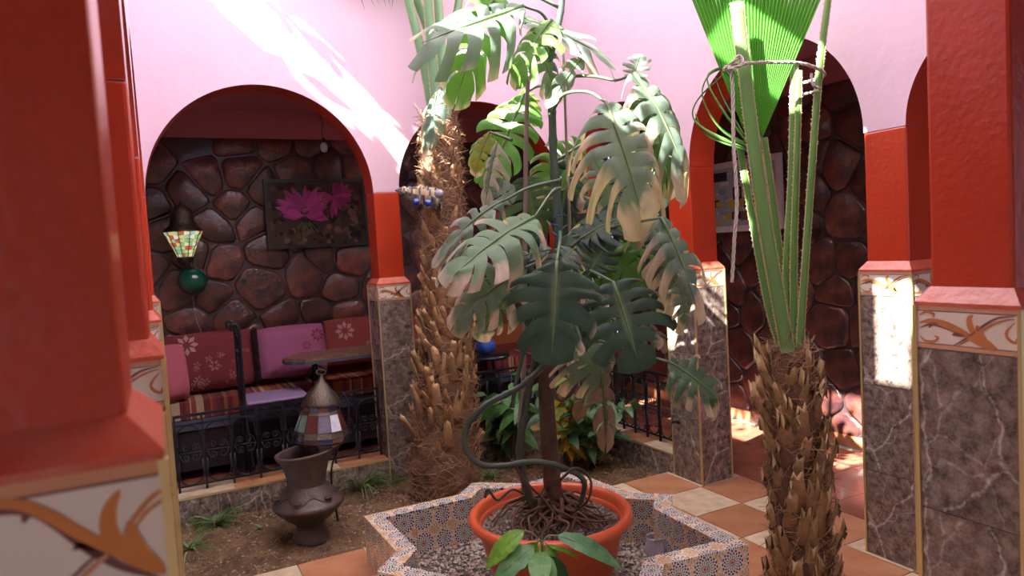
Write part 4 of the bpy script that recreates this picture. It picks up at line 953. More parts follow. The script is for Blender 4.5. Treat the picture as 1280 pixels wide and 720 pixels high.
# rope
def twist(par, P, r, name, n=10):
    mb = MB(); P = bez(P, n); m = len(P); ph = 0; pts = [[], [], []]
    a = None
    for i, p in enumerate(P):
        t = (P[min(i + 1, m - 1)] - P[max(i - 1, 0)]).normalized(); a = t.orthogonal().normalized() if a is None else (a - t * a.dot(t)).normalized(); b = t.cross(a)
        if i: ph += (P[i] - P[i - 1]).length / (r * 2.0)
        for k in range(3): th = ph + k * 2 * pi / 3; pts[k].append(p + (a * math.cos(th) + b * math.sin(th)) * r * .55)
    for k in range(3): mb.tube(pts[k], r * .55, 5)
    return obj(name, mb, M['rope'], par, True)
rope = thing('rope', 'grey rope tying up the fan palm and hanging down on its left', 'rope', dep(912, 84, D2 - .1)); OR = V(rope.location)
def rp(L): return [dep(*q) - OR for q in L]
twist(rope, rp([(905, 84, D2 - .14), (925, 80, D2 - .16), (960, 78, D2 - .14), (1000, 79, D2 - .1), (1026, 88, D2 - .08), (1028, 96, D2 + .02), (1000, 105, D2 + .08)]), .0075, 'loop', 24)
twist(rope, rp([(1014, 92, D2 - .08), (1016, 106, D2 - .1), (1024, 112, D2 - .08), (1000, 119, D2 + .05)]), .006, 'loop', 16)
twist(rope, rp([(904, 88, D2 - .14), (916, 78, D2 - .18), (924, 70, D2 - .17), (928, 80, D2 - .18), (912, 86, D2 - .18), (918, 76, D2 - .15)]), .008, 'knot', 14)
twist(rope, rp([(912, 84, D2 - .15), (916, 110, D2 - .15), (917, 180, D2 - .15), (921, 250, D2 - .15), (918, 300, D2 - .15), (915, 353, D2 - .15)]), .008, 'hanging_end', 60)
# ================================================================= ORNAMENT ON THE PALM
ob = dep(527, 248, D1 - .28)
t = thing('hanging_ornament', 'mottled yellow and grey ornament with blue glass eyes, stuck on the tall palm trunk', 'ornament', ob)
pb_ = bez([dep(*q) - ob for q in ((494, 237, D1 - .3), (505, 239, D1 - .3), (520, 244, D1 - .28), (535, 246, D1 - .25), (552, 250, D1 - .2))], 6); mb = MB(); rr = random.Random(4)
n = 12; rs = [.008, .022, .04, .058, .07, .072, .06]; vs = []
for i, p in enumerate(pb_):
    f = i / (len(pb_) - 1) * 6; k = min(int(f), 5); r = lerp(rs[k], rs[k + 1], f - k)
    for j in range(n): a = 2 * pi * j / n; q = r * rr.uniform(.75, 1.2); vs.append(p + UP * q * math.cos(a) + FW * q * math.sin(a))
fs = [(i * n + j, i * n + (j + 1) % n, (i + 1) * n + (j + 1) % n, (i + 1) * n + j) for i in range(len(pb_) - 1) for j in range(n)]
mb.add(vs, fs, c=[rr.choice([(.45, .38, .22), (.12, .13, .15), (.5, .33, .18), (.25, .27, .27), (.06, .06, .09)]) for _ in fs]); obj('body', mb, M['fiber'], t, True)
M['bead'] = mat('blue_glass_bead', (.01, .03, .3), .05, coat=1)
for (u, v, r, m_) in ((520.5, 252, .022, 'bead'), (535, 253.5, .024, 'bead'), (549, 242, .032, 'p_lilac')):
    c = dep(u, v, D1 - .36) - ob; mb = MB(); mb.lathe([(r * math.sin(a), r * math.cos(a) * .7) for a in [pi * i / 10 for i in range(11)]], 16)
    o = obj('bead', mb, M[m_], t, True); o.location = c; o.rotation_euler = (1.2, 0, -.4)
# ================================================================= TAP
tp_ = on(848, 526, 0, -TT)
t = thing('tap', 'small old brass tap on the marble face of the sunlit column', 'tap', tp_)
obj('pipe', MB().tube(bez([(0, 0, 0), (-.04, 0, .0), (-.07, -.01, -.003), (-.085, -.012, -.03)], 5), [.011, .009], 10), M['brassold'], t, True)
obj('handle', MB().tube([(-.05, -.006, .005), (-.05, -.006, .045)], .005, 8).tube([(-.05, -.03, .045), (-.05, .02, .047)], .006, 8), M['brassold'], t, True)
obj('flange', MB().tube([(0, 0, 0), (-.008, 0, 0)], .02, 16), M['brassold'], t, True)
# ================================================================= VASE AND LANTERN
vb = V((-2.35, -.69, -.055))
t = thing('clay_vase', 'dark clay vase with flared mouth and scalloped collar on the soil', 'vase', vb)
obj('body', MB().lathe([(r_ * 1.1, z_) for r_, z_ in [(0, .0), (.098, 0), (.104, .012), (.098, .028), (.076, .075), (.072, .10), (.082, .118), (.125, .155), (.172, .205), (.184, .222), (.185, .236), (.176, .246), (.13, .29), (.100, .33), (.098, .35), (.104, .40), (.118, .46), (.136, .50), (.142, .51), (.152, .525), (.153, .535), (.145, .54), (.135, .532), (.125, .5), (.095, .42), (.088, .36), (.0, .35)]], 48,
    fn=lambda j, r, z, a: (r * (1 + (.012 * math.cos(a * 24) if 14 < j < 18 else 0)), z + (.012 * math.cos(a + .4) if j > 17 and r > .1 else 0))), M['clay'], t, True)
def collar(j, r, z, a): f = j / 4; return (r * 1.1 + .018 * f * math.cos(a * 6), z - .018 * f * (1 + math.cos(a * 6)))
obj('scalloped_collar', MB().lathe([(.100, .345), (.112, .330), (.128, .315), (.142, .300), (.150, .292), (.146, .284), (.10, .31)], 72, fn=lambda j, r, z, a: collar(min(j, 4), r, z, a)), M['clay'], t, True)
for k in range(6):
    a = k * pi / 3; m_ = MB().lathe([(.0, .006), (.018, .004), (.024, .0), (.018, -.006)], 12); o = obj('rosette', m_, M['clay'], t, True); o.location = (.172 * math.cos(a), .172 * math.sin(a), .283)
lb = V((-2.25, -.66, .47))
t = thing('moroccan_lantern', 'metal lantern with coloured glass panes and pointed dome resting in the vase', 'lantern', lb); t.rotation_euler = (.0, .08, .2)
ns = 12
prof = [(.05, -.04), (.085, .0), (.148, .045), (.160, .058), (.163, .085), (.150, .118), (.118, .215), (.107, .232), (.107, .258), (.100, .262)]
mb = MB()
for k in range(ns):
    for j in range(len(prof) - 1):
        pass
def ringp(r, z, k, off=0): a = 2 * pi * (k + off) / ns; return V((r * math.cos(a), r * math.sin(a), z))
for j in range(1, len(prof)):
    mb.tube([ringp(*prof[j], k) for k in range(ns + 1)], .0028, 4, caps=False)
for k in range(ns): mb.tube([ringp(*prof[j], k) for j in range(1, len(prof))], .0032, 4)
obj('frame', mb, M['brassold'], t)
rr = random.Random(12)
seqs = {1: ['p_amber', 'p_white', 'p_amber', 'p_lilac'], 3: ['p_red', 'p_blue', 'p_red', 'p_blue'], 4: ['p_amber'] * 4, 5: ['p_white', 'p_green', 'p_red', 'p_lilac', 'p_white', 'p_red'], 7: ['p_blue', 'p_red'], 0: ['p_amber'], 2: ['p_amber'], 6: ['p_amber'], 8: ['p_amber']}
for j in range(len(prof) - 1):
    for k in range(ns):
        a, b, c, d = ringp(*prof[j], k), ringp(*prof[j], k + 1), ringp(*prof[j + 1], k + 1), ringp(*prof[j + 1], k); n_ = (b - a).cross(d - a).normalized() * .003
        s_ = seqs[j]; obj('pane', MB().add([a, b, c, d, a - n_, b - n_, c - n_, d - n_], [(0, 1, 2, 3), (7, 6, 5, 4), (0, 4, 5, 1), (2, 6, 7, 3)]), M[s_[(k + 1) % len(s_)]] if j in (1, 3, 5, 7) else M['brassold'], t)
obj('dome', MB().lathe([(.112, .258), (.114, .266), (.108, .28), (.098, .305), (.078, .335), (.055, .36), (.035, .385), (.02, .405), (.012, .42), (.01, .44), (0, .445)], 36, fn=lambda j, r, z, a: (r * (1 + .03 * math.cos(a * 18)), z)), M['brassold'], t, True)
obj('ring_handle', MB().tube([(.03 * math.cos(a), .01 * math.sin(a), .455 + .014 * math.sin(a)) for a in [2 * pi * i / 16 for i in range(17)]], .003, 6), M['brassold'], t, True)
obj('tail', MB().lathe([(.08, .0), (.075, -.03), (.05, -.06), (0, -.08)], 12), M['clay'], t, True)
t = thing('iron_hook', 'curved thin black iron hook rising behind the lantern', 'hook', (-2.15, -.5, -.05))
obj('rod', MB().tube(bez([(0, .0, 0), (-.02, 0, .3), (.03, 0, .45), (.10, 0, .58), (.12, 0, .72), (.09, 0, .80)], 6), .006, 6), M['iron'], t, True)
# ================================================================= SOFA AND GALLERY FURNITURE
def striped(x0, x1, y0, y1, z0, z1, sw, seed, ax=0, pal=None):
    rr = random.Random(seed); mb = MB(); pal = pal or [(.20, .03, .03), (.10, .015, .02), (.30, .09, .03), (.42, .30, .2), (.14, .02, .03), (.24, .05, .03)]
    a = x0 if ax == 0 else z0; end = x1 if ax == 0 else z1; vs_ = []
    while a < end - 1e-4:
        w_ = min(end - a, sw * rr.uniform(.4, 1.5)); c = rr.choice(pal)
        if ax == 0: mb.box(a, a + w_, y0, y1, z0, z1, c=c)
        else: mb.box(x0, x1, y0, y1, a, a + w_, c=c)
        a += w_
    return mb
sx0, sx1, sy = -3.35, 1.0, .78
sofa = thing('sofa', 'long low sofa with red striped upholstery along the dark stone wall', 'sofa', (sx0, sy, 0)); OS = V((sx0, sy, 0))
obj('seat', striped(0, sx1 - sx0, 0, YG - sy - .04, .47, .60, .022, 3), M['cloth'], sofa)
obj('base', MB().box(.02, sx1 - sx0, .03, YG - sy - .04, .08, .375), M['dark'], sofa)
obj('front_rail', MB().box(0, sx1 - sx0, -.005, .06, .385, .465), M['bluebar'], sofa)
obj('backrest', striped(0, sx1 - sx0, YG - sy - .16, YG - sy - .03, .60, 1.03, .09, 7, 1, [(.33, .10, .03), (.16, .03, .02), (.22, .06, .03), (.12, .015, .02)]), M['cloth'], sofa)
for k in range(7): obj('leg', MB().box(.05 + k * .7, .10 + k * .7, .02, .07, 0, .385), M['dark'], sofa)
def flower(mb, cx, cy, r, c, z, n=8, r0=.25):
    for k in range(n):
        a = 2 * pi * k / n; d = V((math.cos(a), math.sin(a))); s_ = V((-d.y, d.x)) * r * .22; p0 = V((cx, cy)) + d * r * r0; p1 = V((cx, cy)) + d * r * .65; p2 = V((cx, cy)) + d * r
        q = [p0, p1 + s_, p2, p1 - s_]; mb.add([(p.x, p.y, z) for p in q], [(0, 1, 2, 3)], c=c)
def cushion(label, ctr, W, H, D, rot, c, prints=None, fringe=None, seed=0, group=None, name='cushion'):
    t = thing(name, label, 'cushion', ctr, group or 'cushions on the sofa', rot)
    n = 12; vs = []; cs = []
    for s_ in (1, -1):
        for j in range(n + 1):
            for i in range(n + 1):
                x = 2 * i / n - 1; y = 2 * j / n - 1; th = ((1 - x ** 4) * (1 - y ** 4)) ** .5; k = 1 - .06 * (1 - abs(x)) * 0 - .07 * (1 - y * y) * 0
                vs.append((x * W / 2 * (1 - .05 * (1 - y * y) * -1 - .05), y * H / 2 * (1 + .05 * (1 - x * x) - .05), s_ * D / 2 * th + .006 * noise.noise(V((x * 3, y * 3, seed + s_)))))
    m_ = (n + 1) ** 2; fs = []
    for s_ in (0, 1):
        for j in range(n):
            for i in range(n):
                a = s_ * m_ + j * (n + 1) + i; f = (a, a + 1, a + n + 2, a + n + 1); fs.append(f if s_ == 0 else f[::-1])
    obj('cover', MB().add(vs, fs, c=c), M['cloth'], t, True)
    if prints:
        mb = MB(); prints(mb)
        # drape the print on the cushion front
        nv = []
        for p in mb.v:
            x = max(-.98, min(.98, p[0] / (W / 2))); y = max(-.98, min(.98, p[1] / (H / 2))); nv.append((x * W / 2, y * H / 2, D / 2 * ((1 - x ** 4) * (1 - y ** 4)) ** .5 + .009 + p[2]))
        mb.v = nv; obj('flower_print', mb, M['cloth'], t, kind='stuff')
    if fringe:
        mb = MB(); rr = random.Random(seed)
        for k in range(420):
            u = rr.uniform(-1, 1); sd = fringe; p = V((sd * W / 2 * .97, u * H / 2, rr.uniform(-.02, .02))); mb.tube([p, p + V((sd * rr.uniform(.02, .05), rr.uniform(-.03, .03), rr.uniform(-.03, .05)))], .003, 3, c=(.03, .012, .012))
        obj('fringe', mb, M['fiber'], t, kind='stuff')
    return t
YC = YG - .30
def pr1(mb):
    flower(mb, -.16, .13, .085, (.42, .22, .2), 0); flower(mb, .02, -.05, .045, (.35, .15, .14), 0, 6)
    rr = random.Random(3)
    for k in range(26): flower(mb, rr.uniform(-.24, .3), rr.uniform(-.2, .05), rr.uniform(.015, .035), (.33, .13, .13), 0, rr.choice((3, 5)), .1)
cushion('wide dark red cushion printed with a large pale daisy, against the stone wall', (-2.72, YC + .02, .85), .66, .46, .16, (1.35, 0, .02), (.17, .025, .03), pr1, seed=1)
cushion('dusty pink cushion with dark fringe at the far left end of the sofa', (-2.99, YC - .20, .82), .2, .42, .18, (1.4, 0, .3), (.42, .10, .14), None, -1, seed=2)
def pr2(mb):
    flower(mb, .2, .1, .06, (.20, .03, .05), 0); flower(mb, .1, .02, .04, (.22, .04, .06), 0)
    rr = random.Random(8)
    for k in range(14): flower(mb, rr.uniform(-.2, .24), rr.uniform(-.19, -.13), .02, (.2, .04, .06), 0, 4, .1)
cushion('mauve pink cushion with dark red flowers beside the iron chair back', (-2.10, YC - .02, .86), .54, .42, .16, (1.35, 0, .0), (.30, .09, .18), pr2, -1, seed=3)
def pr3(mb): flower(mb, -.08, .08, .085, (.42, .2, .2), 0); flower(mb, .12, -.06, .05, (.35, .16, .16), 0)
cushion('dark red cushion with a pale flower, above the table', (-1.58, YC + .03, .88), .5, .40, .15, (1.35, 0, -.05), (.22, .04, .035), pr3, -1, seed=4)
cushion('red striped cushion seen right of the tiled back column', (-1.05, YC + .03, .86), .5, .40, .15, (1.35, 0, .0), (.25, .05, .035), None, seed=5)
# table
t = thing('table', 'long wooden table with clipped corners and black iron scroll legs', 'table', (-1.62, .56, 0))
top = [(-.62, -.06), (-.5, -.2), (.5, -.2), (.62, -.06), (.62, .06), (.5, .2), (-.5, .2), (-.62, .06)]
def prism(P, z0, z1, mb=None, c=(1, 1, 1)):
    mb = mb or MB(); n = len(P); mb.add([(*p, z0) for p in P] + [(*p, z1) for p in P], [tuple(reversed(range(n))), tuple(range(n, 2 * n))] + [(i, (i + 1) % n, n + (i + 1) % n, n + i) for i in range(n)], c=c); return mb
obj('tabletop', prism(top, .845, .87), M['wood'], t); obj('edge_band', prism([(x * 1.015, y * 1.03) for x, y in top], .825, .848), M['bluebar'], t)
for k, x in enumerate((-.4, .4)):
    for s_ in (-1, 1):
        pts = [(x, s_ * .04, .82), (x, s_ * .15, .6), (x, s_ * .02, .42), (x, s_ * .12, .15), (x, s_ * .19, .0)]; obj('leg', MB().tube(bez(pts, 6), .011, 6), M['iron'], t, True)
    obj('scroll', MB().tube([(x + .07 * math.cos(a) * (1 - a / 12), 0, .72 + .07 * math.sin(a) * (1 - a / 12)) for a in [i / 3 for i in range(30)]], .008, 5), M['iron'], t, True)
# chair
chx, chy = -2.36, .50
t = thing('iron_chair', 'black wrought iron chair with tall barred back and lilac seat pad', 'chair', (chx, chy, 0))
for (x, y) in ((-.2, -.17), (-.2, .17)):
    obj('back_post', MB().tube(bez([(x + .03, y, 0), (x, y, .5), (x - .0, y, .95), (x - .005, y, 1.15), (x - .05, y, 1.17), (x - .05, y, 1.13)], 6), .011, 7), M['iron'], t, True)
for (x, y) in ((.22, -.17), (.22, .17)): obj('leg', MB().tube([(x, y, 0), (x - .01, y, .56)], .010, 7), M['iron'], t, True)
obj('seat_frame', MB().box(-.21, .23, -.18, .18, .565, .585), M['iron'], t)
obj('seat_pad', MB().box(-.19, .24, -.19, .19, .586, .62), M['lilac'], t).modifiers.new('b', 'BEVEL').width = .012
for k in range(4): obj('back_bar', MB().tube([(-.2, -.1 + k * .066, .6), (-.2, -.1 + k * .066, .95)], .006, 6), M['iron'], t, True)
obj('back_rail', MB().tube([(-.2, -.17, .96), (-.2, .17, .96)], .008, 6).tube([(-.2, -.17, 1.1), (-.2, .17, 1.1)], .008, 6), M['iron'], t, True)
for s_ in (-1, 1): obj('back_scroll', MB().tube([(-.2, s_ * (.06 + .05 * math.cos(a) * (1 - a / 12)), 1.03 + .055 * math.sin(a) * (1 - a / 12)) for a in [i / 3 for i in range(27)]], .006, 5), M['iron'], t, True)
# ---- pictures
def picture(name, label, pw, ctr, W, H, mt, frame_mat, fw, prints, bg):
    t = thing(name, label, 'picture', ctr); t.matrix_world = mt
    for (x0, x1, y0, y1) in ((-W / 2, W / 2, H / 2 - fw, H / 2), (-W / 2, W / 2, -H / 2, -H / 2 + fw), (-W / 2, -W / 2 + fw, -H / 2 + fw, H / 2 - fw), (W / 2 - fw, W / 2, -H / 2 + fw, H / 2 - fw)):
        obj('frame_side', MB().box(x0, x1, y0, y1, 0, .03), frame_mat, t)
    mb = MB(); w2, h2 = W / 2 - fw * .8, H / 2 - fw * .8; mb.box(-w2, w2, -h2, h2, .004, .014, c=bg); prints(mb, w2, h2); obj('canvas', mb, M['print'], t)
    return t
def pmA(mb, w, h):
    rr = random.Random(6)
    for k in range(150):
        x, y = rr.uniform(-w, w) * .96, rr.uniform(-h, h) * .96; r = rr.uniform(.012, .04); s = rr.uniform(.5, 1.2)
        c = rr.choice([(.05, .03, .02), (.12, .075, .05), (.02, .015, .015), (.16, .10, .07), (.015, .015, .02)]); c = tuple(q * s for q in c)
        n = 6; mb.add([(max(-w, min(w, x + r * rr.uniform(.6, 1.2) * math.cos(2 * pi * i / n))), max(-h, min(h, y + r * rr.uniform(.6, 1.2) * math.sin(2 * pi * i / n))), .0146 + k * 2e-6) for i in range(n)], [tuple(range(n))], c=c)
    def petal(cx, cy, ang, l, wd, c, z):
        d = V((math.cos(ang), math.sin(ang))); q = V((-d.y, d.x)); P = []
        for i in range(9): s = i / 8; P.append(V((cx, cy)) + d * l * s + q * wd * math.sin(pi * s) ** .7 * (1 + rr.uniform(-.2, .2)))
        for i in range(7, 0, -1): s = i / 8; P.append(V((cx, cy)) + d * l * s - q * wd * math.sin(pi * s) ** .7 * (1 + rr.uniform(-.2, .2)))
        mb.add([(max(-w, min(w, p.x)), max(-h, min(h, p.y)), z) for p in P], [tuple(range(len(P)))], c=c)
    z = .0152
    for k in range(34):
        a = rr.uniform(-.5, pi + .5); s = rr.uniform(.6, 1.2); petal(w * .35, h * .5, a * 2, h * rr.uniform(.4, .75), .02, (.36 * s, .05 * s, .20 * s), z + k * 1e-5)
    for k in range(44):
        a = rr.uniform(.1, pi - .1); s = rr.uniform(.6, 1.3); petal(-w * .28, h * .08, a, h * rr.uniform(.55, .95), .022, (.42 * s, .07 * s, .27 * s), z + .0005 + k * 1e-5)
    for k in range(26):
        a = rr.choice((rr.uniform(pi - .5, pi + .35), rr.uniform(-.35, .5))); s = rr.uniform(.7, 1.3); petal(-w * .28, h * (.02 - .05 * rr.random()), a, w * rr.uniform(.3, .55), .035, (.42 * s, .06 * s, .27 * s), z + .001 + k * 1e-5)
    for k in range(16): a = rr.uniform(0, 6.28); petal(-w * .28 + .02 * math.cos(a), h * .1 + .02 * math.sin(a), a, .02, .007, rr.choice([(.3, .34, .08), (.03, .03, .03)]), z + .0016 + k * 1e-5)
    for k in range(12): a = rr.uniform(0, 6.28); petal(w * .12 + .014 * math.cos(a), h * .38 + .014 * math.sin(a), a, .015, .005, rr.choice([(.3, .34, .08), (.05, .05, .03)]), z + .0016 + k * 1e-5)
    for k in range(10): petal(-w * .3 + rr.uniform(-.03, .06), -h * .25, -pi / 2 + rr.uniform(-.8, .8), h * rr.uniform(.3, .6), .004, (.12, .14, .05), z + .0002)
a_, b_, c_, d_ = on(334, 224, 1, YG - .05), on(456, 228, 1, YG - .05), on(456, 307, 1, YG - .05), on(336, 307, 1, YG - .05)
W_ = (b_ - a_).length + .04; H_ = (a_ - d_).length + .03; cc = (a_ + b_ + c_ + d_) / 4
picture('flower_painting', 'black-framed painting of pink flowers on the dark stone wall', None, cc, W_, H_, Matrix(((1, 0, 0, cc.x), (0, 0, -1, YG - .045), (0, 1, 0, cc.z), (0, 0, 0, 1))), M['blackframe'], .028, pmA, (.06, .04, .03))
def pmB(mb, w, h):
    R = lambda x0, x1, y0, y1, c, z=.0146: mb.add([(x0 * w, y0 * h, z), (x1 * w, y0 * h, z), (x1 * w, y1 * h, z), (x0 * w, y1 * h, z)], [(0, 1, 2, 3)], c=c)
    Bk, Ye, Bl, Wh, Br = (.03, .03, .035), (.5, .36, .05), (.16, .26, .42), (.5, .52, .55), (.2, .11, .06)
    R(-1, 1, -1, 1, (.33, .36, .40)); rr = random.Random(9)
    for k in range(40): x, y = rr.uniform(-1, .8), rr.uniform(-1, .9); R(x, min(1, x + rr.uniform(.1, .3)), y, min(1, y + rr.uniform(.04, .12)), rr.choice([Wh, (.4, .42, .48), (.25, .3, .38), (.42, .40, .38)]), .0148 + k * 1e-5)
    for i, (x0, x1, y0, y1, c) in enumerate(((-.95, -.35, .55, .85, Bk), (.15, .45, .4, .85, Br), (-.2, .05, -.1, .3, Bk), (-.1, .0, -.0, .25, Ye), (-.85, -.6, -.3, -.05, Bk), (-.7, -.5, -.28, -.12, Ye), (-.35, .3, -.35, -.1, Ye), (.1, .5, -.4, .0, Bk), (-.45, -.25, -.75, -.55, Ye), (-.25, .0, -.75, -.5, Bk), (.0, .3, -.8, -.5, Br), (.55, .8, -.7, .3, Bk), (.4, .6, -.2, .9, Br), (-.9, -.5, -.9, -.8, Ye), (-.95, -.75, -.6, -.4, Bl), (.2, .7, -.95, -.8, Ye), (-.2, .2, .6, .8, Bl), (-.6, -.4, .1, .3, Bl))): R(x0, x1, y0, y1, c, .0156 + i * 1e-5)
a_, b_, c_, d_ = on(880, 203, 0, XG - .05), on(980, 190, 0, XG - .05), on(978, 286, 0, XG - .05), on(893, 290, 0, XG - .05)
W_ = abs(a_.y - b_.y); H_ = abs(b_.z - c_.z); cc = (a_ + c_) / 2
picture('abstract_painting', 'white-framed abstract painting in blue and yellow on the right stone wall', None, cc, W_, H_, Matrix(((0, 0, -1, XG - .045), (-1, 0, 0, cc.y), (0, 1, 0, (b_.z + c_.z) / 2), (0, 0, 0, 1))), M['whiteframe'], .05, pmB, (.4, .4, .4))
# ---- wall lantern, glass float, bulb
lp = on(229, 290, 1, YG - .17)
t = thing('wall_lantern', 'wall lantern with dark dome and tapering stained glass shade', 'lantern', (lp.x, lp.y, lp.z))
n = 10
M['lampglass'] = vcol_mat('lit_stained_glass', .2)
_b = M['lampglass'].node_tree.nodes['Principled BSDF']; _at = [q for q in M['lampglass'].node_tree.nodes if q.type == 'ATTRIBUTE'][0]
M['lampglass'].node_tree.links.new(_at.outputs['Color'], _b.inputs['Emission Color']); _b.inputs['Emission Strength'].default_value = .55
obj('dome', MB().lathe([(.145, .0), (.14, .015), (.10, .05), (.085, .08), (.08, .14), (.07, .175), (.04, .2), (.01, .21), (.01, .24), (0, .245)], 24), M['brassold'], t, True)
rr = random.Random(33); mbf = MB()
for k in range(n):
    for j in range(7):
        r0, r1 = lerp(.14, .055, j / 7), lerp(.14, .055, (j + 1) / 7); z0_, z1_ = -j * .028, -(j + 1) * .028
        pf = lambda r, z, q: V((r * math.cos(2 * pi * q / n), r * math.sin(2 * pi * q / n), z))
        for h_ in (0, .5): obj('pane', MB().add([pf(r0, z0_, k + h_), pf(r0, z0_, k + h_ + .5), pf(r1, z1_, k + h_ + .5), pf(r1, z1_, k + h_)], [(0, 1, 2, 3)], c=rr.choice([(.5, .62, .25), (.7, .75, .45), (.3, .5, .2), (.75, .6, .2), (.8, .8, .65), (.5, .12, .06), (.35, .55, .4)])), M['lampglass'], t) if (k + .5) > n / 2 - 1 else None
    mbf.tube([pf(.142, 0, k), pf(.056, -.198, k)], .004, 4)
for j in range(8): mbf.tube([pf(lerp(.142, .056, j / 7), -j * .0283, q) for q in range(n + 1)], .002, 4)
obj('leading', mbf, M['brassold'], t)
obj('cup', MB().lathe([(.06, -.195), (.058, -.23), (.03, -.25), (0, -.255)], 20), M['brassold'], t, True)
obj('bracket', MB().tube([(0, .0, .10), (0, .14, .10)], .012, 6), M['brassold'], t, True)
gp = on(241, 351, 1, YG - .12)
t = thing('glass_float', 'round dark green glass ball hanging under the wall lantern', 'glass ball', gp)
obj('ball', MB().lathe([(.115 * math.sin(a), .115 * math.cos(a)) for a in [pi * i / 16 for i in range(17)]], 32), M['greenglass'], t, True)
p2 = on(241, 371, 1, YG - .06) - gp; p3 = on(256, 425, 1, YG - .06) - gp
obj('cord', MB().tube(bez([V((0, 0, .11)), V((0, .03, .16))], 3), .003, 5).tube(bez([p2, (p2 + p3) / 2 + V((-.02, 0, 0)), p3], 6), .002, 5), M['rope'], t, True)
bp_ = on(405, 185, 1, .62)
t = thing('light_bulb', 'bare bulb hanging on a black wire in the left arch', 'light bulb', bp_)
obj('glass', MB().lathe([(.0, -.035), (.018, -.03), (.028, -.012), (.03, .005), (.024, .025), (.014, .04)], 20), M['bulb'], t, True)
obj('socket', MB().lathe([(.014, .04), (.015, .075), (.0, .078)], 14), M['dark'], t, True)
obj('wire', MB().tube(bez([(0, 0, .075), (-.008, 0, .13), (.006, 0, .18), (-.01, 0, .24), (0, 0, ZCE - bp_.z)], 6), .003, 5), M['iron'], t, True)
# ---- things seen through the middle arch
def archdoor(name, label, ax, plane, u0, u1, z0, zsp, fw, mat_f, mat_in):
    mb = MB(); mi = MB(); c = (u0 + u1) / 2; r = (u1 - u0) / 2; n = 20
    def P(u, d, z): return (u, plane - d, z) if ax == 0 else (plane - d, u, z)
    prof = [(u0, z0)] + [(c - r * math.cos(pi * i / n), zsp + r * math.sin(pi * i / n)) for i in range(n + 1)] + [(u1, z0)]
    prof2 = [(u0 - fw, z0)] + [(c - (r + fw) * math.cos(pi * i / n), zsp + (r + fw) * math.sin(pi * i / n)) for i in range(n + 1)] + [(u1 + fw, z0)]
    m_ = len(prof); vs = [P(u, .06, z) for u, z in prof] + [P(u, .06, z) for u, z in prof2] + [P(u, -.02, z) for u, z in prof] + [P(u, -.02, z) for u, z in prof2]
    fs = []
    for i in range(m_ - 1): fs += [(i, i + 1, m_ + i + 1, m_ + i), (2 * m_ + i, i, i + 1, 2 * m_ + i + 1)[::1], (m_ + i, m_ + i + 1, 3 * m_ + i + 1, 3 * m_ + i)]
    mb.add(vs, fs); mi.add([P(u, .048, z) for u, z in prof], [tuple(range(m_))])
    o = struct(name, mb, mat_f, label); obj('arch_infill', mi, mat_in, o); return o  # flat sheet coloured like the dark interior behind the arch
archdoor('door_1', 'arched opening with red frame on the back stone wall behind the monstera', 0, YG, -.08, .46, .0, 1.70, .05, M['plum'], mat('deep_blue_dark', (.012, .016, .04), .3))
archdoor('door_2', 'dark arched doorway in the right stone wall', 1, XG, -3.4, -2.40, 0.0, 1.62, .03, M['plum'], M['plum'])
t = thing('drape', 'dark red cloth hanging by the back wall behind the tall palm', 'drape', (-.45, YG - .2, 0))
vs = []; 
for j in range(11):
    for i in range(31): x = -.22 + .44 * i / 30; vs.append((x * (1 - .15 * math.sin(pi * j / 10)), .03 * math.sin(i * 1.3 + j * .1), .45 + 1.2 * j / 10))
obj('cloth', MB().add(vs, [(j * 31 + i, j * 31 + i + 1, (j + 1) * 31 + i + 1, (j + 1) * 31 + i) for j in range(10) for i in range(30)]), M['drape'], t, True)
t = thing('blue_ball', 'small blue ball-shaped bundle behind the middle railing', 'bundle', on(607, 432, 1, .55)); m_ = MB()
m_.lathe([(.085 * math.sin(a), .075 * math.cos(a)) for a in [pi * i / 10 for i in range(11)]], 18, fn=lambda j, r, z, a: (r * (1 + .08 * math.sin(a * 5 + z * 40)), z)); obj('bundle', m_, M['blue'], t, True)
bb = on(607, 432, 1, .55)
t = thing('side_table', 'small dark table holding the blue bundle behind the middle railing', 'table', (bb.x + .0, .55, 0)); zt_ = bb.z - .076
obj('tabletop', MB().lathe([(0, zt_ - .03), (.2, zt_ - .03), (.21, zt_ - .015), (.2, zt_), (0, zt_)], 24), M['iron'], t, True)
for k in range(3): a = k * 2.1; obj('leg', MB().tube([(.05 * math.cos(a), .05 * math.sin(a), zt_ - .03), (.17 * math.cos(a), .17 * math.sin(a), 0)], .012, 6), M['iron'], t, True)
pp = on(650, 500, 1, .42)
t = thing('purple_tub', 'purple plastic tub on the gallery floor behind the railing', 'tub', (pp.x, .42, 0))
obj('body', MB().lathe([(0, .0), (.09, 0), (.11, .3), (.118, .31), (.11, .315), (.1, .3), (.085, .02)], 28), M['plastic'], t, True)
